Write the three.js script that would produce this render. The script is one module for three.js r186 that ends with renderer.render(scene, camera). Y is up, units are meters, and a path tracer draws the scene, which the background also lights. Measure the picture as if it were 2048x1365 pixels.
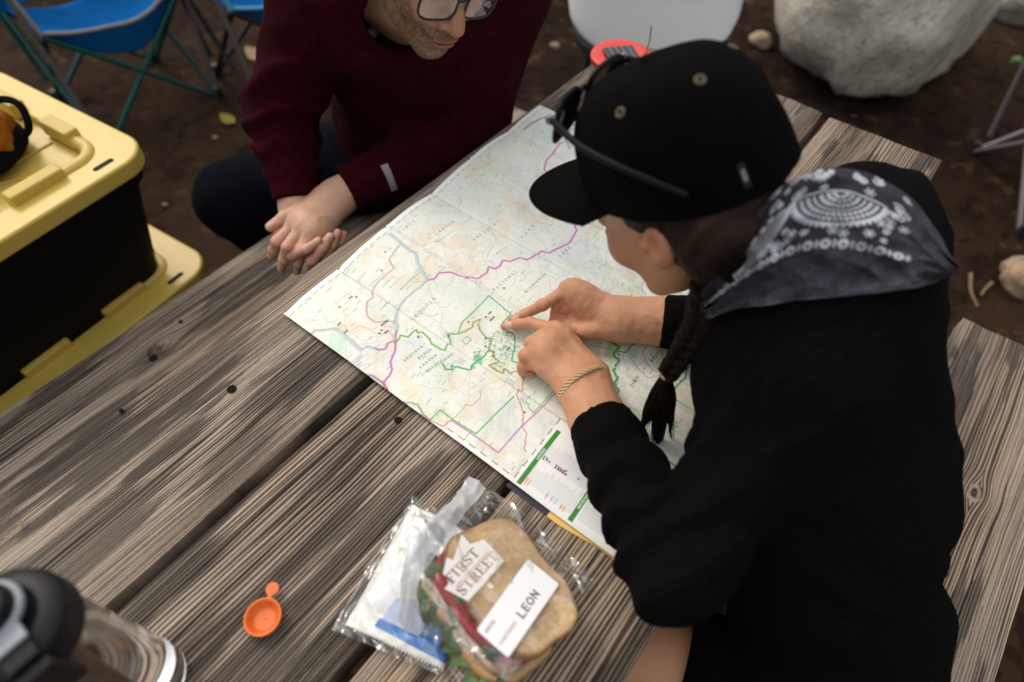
import * as THREE from 'three';
import { RoundedBoxGeometry } from 'three/addons/geometries/RoundedBoxGeometry.js';
import { mergeGeometries, mergeVertices } from 'three/addons/utils/BufferGeometryUtils.js';

// ------------------------------------------------------------ camera, sky, sun, exposure
const scene = new THREE.Scene();
const camera = new THREE.PerspectiveCamera(57.27, 1024 / 682, 0.05, 400);
camera.position.set(0, 1.45, 0);
camera.rotation.order = 'YXZ';
camera.rotation.set(-53 * Math.PI / 180, 37.85 * Math.PI / 180, 1.0 * Math.PI / 180);
camera.focus = 0.86;
camera.userData.fStop = 2.1;
scene.add(camera);
{ // overcast sky: three times brighter overhead than at the horizon, a brighter patch where the sun is behind the cloud
  const W = 256, H = 128, a = new Float32Array(W * H * 4);
  const s = new THREE.Vector3(-0.95, 0.85, -0.15).normalize(), d = new THREE.Vector3();
  for (let j = 0; j < H; j++) for (let i = 0; i < W; i++) {
    const el = ((j + 0.5) / H - 0.5) * Math.PI, az = ((i + 0.5) / W - 0.5) * 2 * Math.PI;
    d.set(Math.cos(el) * Math.cos(az), Math.sin(el), Math.cos(el) * Math.sin(az));
    const up = Math.max(0, d.y), c = Math.max(0, d.dot(s));
    const L = 0.86 * (0.16 + 0.84 * Math.pow(up, 1.25)) + 1.1 * Math.pow(c, 6);
    const o = (j * W + i) * 4; a[o] = L * 0.99; a[o + 1] = L * 1.0; a[o + 2] = L * 1.0; a[o + 3] = 1;
  }
  const t = new THREE.DataTexture(a, W, H, THREE.RGBAFormat, THREE.FloatType);
  t.mapping = THREE.EquirectangularReflectionMapping; t.magFilter = t.minFilter = THREE.LinearFilter; t.needsUpdate = true;
  scene.background = t; scene.environment = t;
}
const sun = new THREE.DirectionalLight(0xffeedb, 1.05);
sun.position.set(-3.8, 3.4, -0.6); sun.target.position.set(0, 0, 0);
sun.castShadow = true; sun.shadow.radius = 32; sun.shadow.mapSize.set(2048, 2048);
Object.assign(sun.shadow.camera, { left: -5, right: 5, top: 5, bottom: -5, near: 0.1, far: 20 });
scene.add(sun, sun.target);
const renderer = new THREE.WebGLRenderer({ antialias: true });
renderer.toneMapping = THREE.LinearToneMapping;
renderer.toneMappingExposure = 1.32;
renderer.shadowMap.enabled = true;

// ------------------------------------------------------------ helpers
function rng(s) { return () => { s |= 0; s = (s + 0x6d2b79f5) | 0; let t = Math.imul(s ^ (s >>> 15), 1 | s); t = (t + Math.imul(t ^ (t >>> 7), 61 | t)) ^ t; return ((t ^ (t >>> 14)) >>> 0) / 4294967296; }; }
const PERM = new Uint8Array(512); { const r = rng(77), p = [...Array(256).keys()]; for (let i = 255; i > 0; i--) { const j = (r() * (i + 1)) | 0; [p[i], p[j]] = [p[j], p[i]]; } for (let i = 0; i < 512; i++) PERM[i] = p[i & 255]; }
const RV = new Float32Array(256); { const r = rng(5); for (let i = 0; i < 256; i++) RV[i] = r() * 2 - 1; }
const fade = (t) => t * t * (3 - 2 * t);
function n2(x, y) { // value noise, -1..1
  const X = Math.floor(x), Y = Math.floor(y), u = fade(x - X), v = fade(y - Y), a = PERM[X & 255], b = PERM[(X + 1) & 255];
  const g = (k, yy) => RV[PERM[(k + yy) & 255]], y0 = Y & 255, y1 = (Y + 1) & 255;
  const p = g(a, y0), q = g(b, y0), r = g(a, y1), s = g(b, y1);
  return (p + (q - p) * u) * (1 - v) + (r + (s - r) * u) * v;
}
function n3(x, y, z) { const Z = Math.floor(z), w = fade(z - Z); return n2(x + Z * 17.3, y + Z * 31.7) * (1 - w) + n2(x + (Z + 1) * 17.3, y + (Z + 1) * 31.7) * w; }
function fbm(x, y, o = 4) { let s = 0, a = 0.5; for (let i = 0; i < o; i++) { s += a * n2(x, y); x = x * 2.03 + 7.1; y = y * 2.03 + 3.7; a *= 0.5; } return s; }
function fbm3(x, y, z, o = 3) { let s = 0, a = 0.5; for (let i = 0; i < o; i++) { s += a * n3(x, y, z); x = x * 2.03 + 7.1; y = y * 2.03 + 3.7; z = z * 2.03 + 1.9; a *= 0.5; } return s; }
const clamp = (x, a = 0, b = 1) => Math.min(b, Math.max(a, x)), mix = (a, b, t) => a + (b - a) * t;
const sst = (a, b, x) => { const t = clamp((x - a) / (b - a)); return t * t * (3 - 2 * t); };
const V = (a) => new THREE.Vector3(a[0], a[1], a[2]);
const add = (a, b, k = 1) => [a[0] + b[0] * k, a[1] + b[1] * k, a[2] + b[2] * k], sub = (a, b) => [a[0] - b[0], a[1] - b[1], a[2] - b[2]];
const dot = (a, b) => a[0] * b[0] + a[1] * b[1] + a[2] * b[2], len = (a) => Math.hypot(a[0], a[1], a[2]), nrm = (a) => { const l = len(a); return [a[0] / l, a[1] / l, a[2] / l]; };
const cross = (a, b) => [a[1] * b[2] - a[2] * b[1], a[2] * b[0] - a[0] * b[2], a[0] * b[1] - a[1] * b[0]];
const lerp3 = (a, b, t) => [mix(a[0], b[0], t), mix(a[1], b[1], t), mix(a[2], b[2], t)];

const taken = {};
function numbered(n) { const k = (taken[n] = (taken[n] ?? -1) + 1); return k ? `${n}_${String(k).padStart(3, '0')}` : n; }
function tag(o, label, category, group) { o.userData = { ...o.userData, label, category }; if (group) o.userData.group = group; return o; }
function thing(name, label, category, pos = [0, 0, 0], turn = 0, group) { const o = new THREE.Group(); o.name = numbered(name); o.position.set(...pos); o.rotation.y = turn; scene.add(o); return tag(o, label, category, group); }
function part(name, geo, m, parent, label) { const o = new THREE.Mesh(geo, m); o.name = name; o.castShadow = o.receiveShadow = true; if (label) o.userData.label = label; parent.add(o); return o; }
function wpart(name, geo, m, parent, label) { const p = new THREE.Vector3(); for (let q = parent; q && q !== scene; q = q.parent) p.add(q.position); geo.translate(-p.x, -p.y, -p.z); return part(name, geo, m, parent, label); } // geometry given in world metres
function structure(name, geo, m) { const o = new THREE.Mesh(geo, m); o.name = name; o.receiveShadow = o.castShadow = true; o.userData.kind = 'structure'; scene.add(o); return o; }
const mat = (c, rough = 0.8, extra = {}) => { const m = new THREE.MeshPhysicalMaterial({ roughness: rough, ...extra }); m.color.setRGB(...c); return m; };
function dataTex(W, H, fn, srgb, repeat) { // fn(i, j, out) fills out[0..2] with 0..255
  const a = new Uint8Array(W * H * 4), o = [0, 0, 0];
  for (let j = 0; j < H; j++) for (let i = 0; i < W; i++) { fn(i, j, o); const k = (j * W + i) * 4; a[k] = clamp(o[0], 0, 255); a[k + 1] = clamp(o[1], 0, 255); a[k + 2] = clamp(o[2], 0, 255); a[k + 3] = 255; }
  return finishTex(a, W, H, srgb, repeat);
}
function finishTex(a, W, H, srgb, repeat) { const t = new THREE.DataTexture(a, W, H); t.magFilter = THREE.LinearFilter; t.minFilter = THREE.LinearMipmapLinearFilter; t.generateMipmaps = true; if (srgb) t.colorSpace = THREE.SRGBColorSpace; if (repeat) t.wrapS = t.wrapT = THREE.RepeatWrapping; t.needsUpdate = true; return t; }
const toS = (l) => 255 * (l <= 0.0031308 ? 12.92 * l : 1.055 * Math.pow(l, 1 / 2.4) - 0.055);
function tube(pts, r, seg = 0, rad = 8, closed = false) { const c = new THREE.CatmullRomCurve3(pts.map(V), closed, 'centripetal'); return new THREE.TubeGeometry(c, seg || pts.length * 6, r, rad, closed); }
function taperTube(pts, r0, r1, seg = 12, rad = 5) { // tube whose radius falls from r0 to r1
  const g = tube(pts, 1, seg, rad), p = g.attributes.position, c = new THREE.CatmullRomCurve3(pts.map(V), false, 'centripetal'), q = new THREE.Vector3();
  for (let i = 0; i <= seg; i++) { c.getPointAt(i / seg, q); const r = mix(r0, r1, i / seg); for (let j = 0; j <= rad; j++) { const k = i * (rad + 1) + j; p.setXYZ(k, q.x + (p.getX(k) - q.x) * r, q.y + (p.getY(k) - q.y) * r, q.z + (p.getZ(k) - q.z) * r); } }
  return g;
}
function bar(a, b, r, rad = 10) { const A = V(a), B = V(b), g = new THREE.CylinderGeometry(r, r, A.distanceTo(B), rad, 1); g.applyQuaternion(new THREE.Quaternion().setFromUnitVectors(new THREE.Vector3(0, 1, 0), B.clone().sub(A).normalize())); g.translate((A.x + B.x) / 2, (A.y + B.y) / 2, (A.z + B.z) / 2); return g; }
const strip = (g) => { const o = new THREE.BufferGeometry(); const s = g.index ? g.toNonIndexed() : g; for (const k of ['position', 'normal', 'uv']) if (s.attributes[k]) o.setAttribute(k, s.attributes[k]); if (!o.attributes.uv) o.setAttribute('uv', new THREE.Float32BufferAttribute(new Float32Array(o.attributes.position.count * 2), 2)); return o; };
const merge = (gs) => mergeGeometries(gs.map(strip));
function surf(nu, nv, fn, thick = 0) { // a sheet fn(u, v) -> point, closed to the given thickness
  const P = [], UV = [], I = [], q = (i, j) => j * (nu + 1) + i;
  for (let j = 0; j <= nv; j++) for (let i = 0; i <= nu; i++) { P.push(...fn(i / nu, j / nv)); UV.push(i / nu, j / nv); }
  for (let j = 0; j < nv; j++) for (let i = 0; i < nu; i++) I.push(q(i, j), q(i + 1, j), q(i, j + 1), q(i + 1, j), q(i + 1, j + 1), q(i, j + 1));
  const g = new THREE.BufferGeometry(); g.setAttribute('position', new THREE.Float32BufferAttribute(P, 3)); g.setAttribute('uv', new THREE.Float32BufferAttribute(UV, 2)); g.setIndex(I); g.computeVertexNormals();
  if (!thick) return g;
  const n = g.attributes.normal, N = (nu + 1) * (nv + 1), P2 = P.slice(), U2 = UV.slice(), I2 = I.slice();
  for (let k = 0; k < N; k++) { P2.push(P[3 * k] - n.getX(k) * thick, P[3 * k + 1] - n.getY(k) * thick, P[3 * k + 2] - n.getZ(k) * thick); U2.push(UV[2 * k], UV[2 * k + 1]); }
  for (let k = 0; k < I.length; k += 3) I2.push(I[k] + N, I[k + 2] + N, I[k + 1] + N);
  const rim = []; for (let i = 0; i < nu; i++) rim.push([q(i, 0), q(i + 1, 0)]); for (let j = 0; j < nv; j++) rim.push([q(nu, j), q(nu, j + 1)]); for (let i = nu; i > 0; i--) rim.push([q(i, nv), q(i - 1, nv)]); for (let j = nv; j > 0; j--) rim.push([q(0, j), q(0, j - 1)]);
  for (const [a, b] of rim) I2.push(a, a + N, b, b, a + N, b + N);
  const h = new THREE.BufferGeometry(); h.setAttribute('position', new THREE.Float32BufferAttribute(P2, 3)); h.setAttribute('uv', new THREE.Float32BufferAttribute(U2, 2)); h.setIndex(I2); h.computeVertexNormals(); return h;
}
// implicit surfaces: f(x, y, z) < 0 inside; meshed with surface nets
function iso(f, lo, hi, h, colour) {
  const n = [0, 1, 2].map((k) => Math.ceil((hi[k] - lo[k]) / h) + 2), [nx, ny, nz] = n, D = new Float32Array(nx * ny * nz).fill(1), B = 4;
  for (let bz = 0; bz < nz; bz += B) for (let by = 0; by < ny; by += B) for (let bx = 0; bx < nx; bx += B) {
    const c = f(lo[0] + (bx + B / 2) * h, lo[1] + (by + B / 2) * h, lo[2] + (bz + B / 2) * h), far = Math.abs(c) > B * h * 1.5;
    for (let z = bz; z < Math.min(nz, bz + B); z++) for (let y = by; y < Math.min(ny, by + B); y++) for (let x = bx; x < Math.min(nx, bx + B); x++) D[(z * ny + y) * nx + x] = far ? c : f(lo[0] + x * h, lo[1] + y * h, lo[2] + z * h);
  }
  const id = new Int32Array(nx * ny * nz).fill(-1), P = [], I = [], at = (x, y, z) => (z * ny + y) * nx + x;
  const E = [[0, 1], [0, 2], [0, 4], [1, 3], [1, 5], [2, 3], [2, 6], [3, 7], [4, 5], [4, 6], [5, 7], [6, 7]], v = new Float32Array(8);
  for (let z = 0; z < nz - 1; z++) for (let y = 0; y < ny - 1; y++) for (let x = 0; x < nx - 1; x++) {
    let m = 0; for (let k = 0; k < 8; k++) { v[k] = D[at(x + (k & 1), y + ((k >> 1) & 1), z + (k >> 2))]; if (v[k] < 0) m |= 1 << k; }
    if (m === 0 || m === 255) continue;
    let sx = 0, sy = 0, sz = 0, c = 0;
    for (const [a, b] of E) if ((v[a] < 0) !== (v[b] < 0)) { const t = v[a] / (v[a] - v[b]); sx += mix(a & 1, b & 1, t); sy += mix((a >> 1) & 1, (b >> 1) & 1, t); sz += mix(a >> 2, b >> 2, t); c++; }
    id[at(x, y, z)] = P.length / 3; P.push(lo[0] + (x + sx / c) * h, lo[1] + (y + sy / c) * h, lo[2] + (z + sz / c) * h);
  }
  const quad = (a, b, c, d, flip) => { if (a < 0 || b < 0 || c < 0 || d < 0) return; if (flip) I.push(a, c, b, a, d, c); else I.push(a, b, c, a, c, d); };
  for (let z = 1; z < nz - 1; z++) for (let y = 1; y < ny - 1; y++) for (let x = 1; x < nx - 1; x++) {
    const s = D[at(x, y, z)] < 0;
    if (s !== D[at(x + 1, y, z)] < 0) quad(id[at(x, y - 1, z - 1)], id[at(x, y, z - 1)], id[at(x, y, z)], id[at(x, y - 1, z)], !s);
    if (s !== D[at(x, y + 1, z)] < 0) quad(id[at(x - 1, y, z - 1)], id[at(x - 1, y, z)], id[at(x, y, z)], id[at(x, y, z - 1)], !s);
    if (s !== D[at(x, y, z + 1)] < 0) quad(id[at(x - 1, y - 1, z)], id[at(x, y - 1, z)], id[at(x, y, z)], id[at(x - 1, y, z)], !s);
  }
  const N = new Float32Array(P.length), U = new Float32Array(P.length / 3 * 2), C = colour ? new Float32Array(P.length) : null, e = h * 0.35;
  for (let k = 0; k < P.length; k += 3) {
    let x = P[k], y = P[k + 1], z = P[k + 2];
    let gx = f(x + e, y, z) - f(x - e, y, z), gy = f(x, y + e, z) - f(x, y - e, z), gz = f(x, y, z + e) - f(x, y, z - e); const l = Math.hypot(gx, gy, gz) || 1;
    const s = clamp(f(x, y, z) * 2 * e / l, -h * 0.4, h * 0.4); gx /= l; gy /= l; gz /= l;
    P[k] = x -= gx * s; P[k + 1] = y -= gy * s; P[k + 2] = z -= gz * s; N[k] = gx; N[k + 1] = gy; N[k + 2] = gz;
    U[k / 3 * 2] = x + z * 0.62; U[k / 3 * 2 + 1] = y + z * 0.4 - x * 0.3;
    if (C) { const c = colour(x, y, z, gx, gy, gz); C[k] = c[0]; C[k + 1] = c[1]; C[k + 2] = c[2]; }
  }
  const g = new THREE.BufferGeometry(); g.setAttribute('position', new THREE.Float32BufferAttribute(P, 3)); g.setAttribute('normal', new THREE.Float32BufferAttribute(N, 3)); g.setAttribute('uv', new THREE.Float32BufferAttribute(U, 2)); if (C) g.setAttribute('color', new THREE.Float32BufferAttribute(C, 3)); g.setIndex(I); return g;
}
const smin = (a, b, k) => { const h = Math.max(k - Math.abs(a - b), 0) / k; return Math.min(a, b) - h * h * k * 0.25; };
const smax = (a, b, k) => -smin(-a, -b, k);
function capD(x, y, z, B) { const bx = B[1][0] - B[0][0], by = B[1][1] - B[0][1], bz = B[1][2] - B[0][2], px = x - B[0][0], py = y - B[0][1], pz = z - B[0][2]; const t = clamp((px * bx + py * by + pz * bz) / (bx * bx + by * by + bz * bz + 1e-12)); return Math.hypot(px - bx * t, py - by * t, pz - bz * t) - (B[2] + (B[3] - B[2]) * t); }
const bones = (L, k) => (x, y, z) => { let d = 1e3; for (const b of L) d = smin(d, capD(x, y, z, b), k); return d; };
function ellD(x, y, z, c, r) { const a = (x - c[0]), b = (y - c[1]), d = (z - c[2]), k0 = Math.hypot(a / r[0], b / r[1], d / r[2]), k1 = Math.hypot(a / (r[0] * r[0]), b / (r[1] * r[1]), d / (r[2] * r[2])); return k1 < 1e-6 ? -Math.min(...r) : k0 * (k0 - 1) / k1; }
function boundsOf(L, pad) { const lo = [1e9, 1e9, 1e9], hi = [-1e9, -1e9, -1e9]; for (const b of L) for (const [p, r] of [[b[0], b[2]], [b[1], b[3]]]) for (let k = 0; k < 3; k++) { lo[k] = Math.min(lo[k], p[k] - r - pad); hi[k] = Math.max(hi[k], p[k] + r + pad); } return [lo, hi]; }

// ------------------------------------------------------------ ground, rocks, litter
{
  const W = 1024, per = 3;
  const px = (fn) => dataTex(W, W, fn, false, true);
  const wrapN = (x, y, f, o) => { // tiling fbm over the unit square
    let s = 0, a = 0.5; for (let k = 0; k < o; k++) { const m = f * (1 << k) % 256, xx = x * m, yy = y * m; const X = Math.floor(xx), Y = Math.floor(yy), u = fade(xx - X), v = fade(yy - Y); const g = (i, j) => RV[PERM[(PERM[((i % m) + m) % m & 255] + ((j % m) + m) % m + k * 13) & 255]]; s += a * mix(mix(g(X, Y), g(X + 1, Y), u), mix(g(X, Y + 1), g(X + 1, Y + 1), u), v); a *= 0.55; } return s;
  };
  const hgt = new Float32Array(W * W);
  for (let j = 0; j < W; j++) for (let i = 0; i < W; i++) hgt[j * W + i] = wrapN(i / W, j / W, 9, 5);
  const col = dataTex(W, W, (i, j, o) => {
    const x = i / W, y = j / W, t = wrapN(x + 0.37, y + 0.11, 5, 5), c = wrapN(y + 0.2, x, 61, 3), h = hgt[j * W + i];
    let k = 0.5 + 0.8 * t + 0.35 * h; k = clamp(k);
    let r = mix(0.015, 0.050, k), g = mix(0.0085, 0.0285, k), b = mix(0.0052, 0.0170, k);
    if (c > 0.30) { const q = sst(0.30, 0.42, c) * 0.7; r = mix(r, 0.075, q); g = mix(g, 0.041, q); b = mix(b, 0.022, q); }
    if (c < -0.3) { r *= 0.6; g *= 0.6; b *= 0.6; }
    o[0] = toS(r); o[1] = toS(g); o[2] = toS(b);
  }, true, true);
  const bump = px((i, j, o) => { const v = 128 + 150 * hgt[j * W + i]; o[0] = o[1] = o[2] = v; });
  const m = new THREE.MeshPhysicalMaterial({ map: col, bumpMap: bump, bumpScale: 0.03, roughness: 1, specularIntensity: 0.15 });
  const g = new THREE.PlaneGeometry(300, 300, 1, 1); g.rotateX(-Math.PI / 2); const uv = g.attributes.uv; for (let k = 0; k < uv.count; k++) uv.setXY(k, uv.getX(k) * 300 / per, uv.getY(k) * 300 / per);
  structure('ground', g, m);
  // needles, bark bits and grit nobody could count
  const r = rng(31), N = 9000, bit = taperTube([[-0.5, 0, 0], [0, 0.03, 0.05], [0.5, 0, 0]], 0.018, 0.010, 4, 3), needles = new THREE.InstancedMesh(bit, mat([1, 1, 1], 0.9), N), q = new THREE.Object3D(), c = new THREE.Color();
  for (let k = 0; k < N; k++) {
    const d = 0.6 + 4.6 * Math.sqrt(r()), a = -Math.PI * (0.05 + 0.95 * r()) + 0.15, cl = r();
    q.position.set(d * Math.cos(a) - 0.6, 0.004, d * Math.sin(a) + 0.4); q.rotation.set((r() - 0.5) * 0.3, r() * 7, (r() - 0.5) * 0.3); const s = cl < 0.75 ? 0.03 + 0.06 * r() : 0.012 + 0.02 * r(); q.scale.set(s, cl < 0.75 ? 0.06 : 0.35 * s * 3, cl < 0.75 ? 0.06 : 0.6 * s * 3); q.updateMatrix(); needles.setMatrixAt(k, q.matrix);
    const t = r(); c.setRGB(mix(0.018, 0.12, t * t * t), mix(0.010, 0.062, t * t * t), mix(0.006, 0.030, t * t * t)); needles.setColorAt(k, c);
  }
  needles.name = 'needle_litter'; needles.userData = { kind: 'stuff', label: 'dry brown needles and bark bits strewn over the dirt', category: 'ground litter' }; needles.receiveShadow = true; scene.add(needles);
}
const graniteTex = dataTex(512, 512, (i, j, o) => { const a = n2(i * 0.45, j * 0.45), b = fbm(i * 0.03, j * 0.03, 4), c = n2(i * 0.16 + 50, j * 0.16), d = fbm(i * 0.008 + 9, j * 0.008, 3); let v = 0.50 + 0.16 * b + 0.07 * a + (c > 0.5 ? -0.17 : 0) + 0.12 * d; v = Math.max(0.06, v); const w = sst(0.05, 0.35, d) * 0.05; o[0] = toS(v * 1.12 + w); o[1] = toS(v * 1.04); o[2] = toS(v * 0.90 - w); }, true, true);
const graniteBump = dataTex(512, 512, (i, j, o) => { o[0] = o[1] = o[2] = 128 + 70 * fbm(i * 0.06, j * 0.06, 4) + 30 * n2(i * 0.4, j * 0.4); }, false, true);
const granite = new THREE.MeshStandardMaterial({ map: graniteTex, bumpMap: graniteBump, bumpScale: 0.012, roughness: 0.92 });
const pebbleM = new THREE.MeshPhysicalMaterial({ map: graniteTex, roughness: 1, specularIntensity: 0.2 }); pebbleM.color.setRGB(0.62, 0.50, 0.40);
function rock(name, label, at, r, seed, rough, det, group, extra) {
  const g0 = new THREE.IcosahedronGeometry(1, det); g0.deleteAttribute('uv'); g0.deleteAttribute('normal'); const g = mergeVertices(g0, 1e-4), p = g.attributes.position, uv = [];
  for (let k = 0; k < p.count; k++) {
    let x = p.getX(k), y = p.getY(k), z = p.getZ(k); const f = 1 + rough * fbm3(x * 1.3 + seed, y * 1.3, z * 1.3 - seed, 3) + rough * 0.35 * fbm3(x * 4 + seed, y * 4, z * 4, 3);
    const e = extra ? extra(x, y, z) : 0; x *= f + e; y *= f + e; z *= f + e; if (y < -0.35) y = -0.35 + (y + 0.35) * 0.2;
    p.setXYZ(k, x * r[0], y * r[1], z * r[2]); uv.push((x * r[0] + z * r[2] * 0.35) / 0.5, (y * r[1] + z * r[2] * 0.8) / 0.5);
  }
  g.setAttribute('uv', new THREE.Float32BufferAttribute(uv, 2)); g.computeVertexNormals();
  const t = thing(name, label, name === 'pebble' ? 'pebble' : 'boulder', at, 0, group); part('stone', g, name === 'pebble' ? pebbleM : granite, t); return t;
}
const BOULDER = [-0.4628, 0.16, -3.09];
const boulder = rock('boulder', 'large pale grey granite boulder behind the far end of the table', [BOULDER[0], 0.2, BOULDER[2]], [0.37, 0.38, 0.50], 3.3, 0.34, 6, null, (x, y, z) => -0.10 * Math.exp(-Math.pow((x + 0.12 - 0.25 * Math.sin(z * 4)) * 14, 2)) * sst(0.35, 0.6, y) * sst(-0.3, 0.1, -z + 0.3) + 0.10 * Math.exp(-Math.pow((x - 0.55 + z * 0.4) * 7, 2)) * sst(0.1, -0.2, y - 0.25));
{ const a = [0.0006, 0.1, -4.0896]; rock('boulder', 'smaller grey rock at the top right corner behind the big boulder', [a[0], 0.08, a[2]], [0.32, 0.24, 0.26], 8.1, 0.4, 5); }
{
  const S = [[[-0.844, 0.02, -2.8955], 0.055, 'pale fist sized stone on the dirt left of the boulder'], [[-1.5539, 0.008, -2.2766], 0.022, 'small pale pebble on the dirt right of the man in the maroon sweater'], [[0.4374, 0.02, -2.0531], 0.085, 'rounded brown stone at the right edge beside the bench'], [[-2.1503, 0.006, -0.9045], 0.012, 'tiny pale pebble near the corner of the yellow lid'], [[-1.9574, 0.006, -0.5653], 0.010, 'tiny pebble on the dirt beside the black tote']];
  S.forEach(([p, r, l], k) => rock('pebble', l, p, [r, r * 0.7, r * 0.85], k * 5.7, 0.5, 3, 'loose stones on the dirt'));
  const straw = mat([0.20, 0.135, 0.065], 0.9);
  for (const [pts, l] of [[[[0.2971, 0.012, -1.9813], [0.3196, 0.014, -1.8967], [0.3528, 0.008, -1.8549]], 'pale straight dry twig on the dirt behind the right bench'], [[[0.3604, 0.008, -1.988], [0.35, 0.012, -1.9371], [0.3479, 0.008, -1.9081]], 'short orange brown twig crossing beside a pale twig']]) { const t = thing('twig', l, 'twig', pts[1], 0, 'twigs on the dirt'); wpart('stem', taperTube(pts, 0.0065, 0.004, 12, 6), straw, t); }
  const leafM = mat([0.30, 0.25, 0.04], 0.7, { side: THREE.DoubleSide });
  for (const [p, l, c, s] of [[[-2.2011, 0.01, -1.0021], 'yellow green fallen leaf on the dirt beside a chair leg', [0.32, 0.27, 0.03], 0.045], [[-2.5118, 0.01, -1.3743], 'pale tan dry leaf on the dirt under a blue chair', [0.36, 0.22, 0.10], 0.07]]) {
    const t = thing('fallen_leaf', l, 'leaf', p); part('blade', surf(8, 6, (u, v) => [(u - 0.5) * 2 * s, 0.006 + 0.1 * s * Math.cos(u * 5), (v - 0.5) * s * 1.1 * Math.sin(Math.PI * clamp(u, 0.02, 0.98))], 0.0006), mat(c, 0.7), t);
  }
  const P = [0.1119, 0.12, -3.2519], pl = thing('green_plant', 'small bright green seedling at the right edge below the rocks', 'plant', [P[0], 0, P[2]]);
  part('stem', bar([0, 0, 0], [0, 0.11, 0], 0.003), mat([0.08, 0.14, 0.04]), pl);
  for (let k = 0; k < 5; k++) { const g = surf(6, 4, (u, v) => [u * 0.055, 0.02 * Math.sin(u * 3), (v - 0.5) * 0.035 * Math.sin(Math.PI * clamp(u, 0.03, 0.97))], 0.0006); g.rotateY(k * 1.3); g.translate(0, 0.07 + 0.012 * k, 0); part('leaf', g, mat([0.09, 0.22, 0.05], 0.6), pl); }
}

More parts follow.
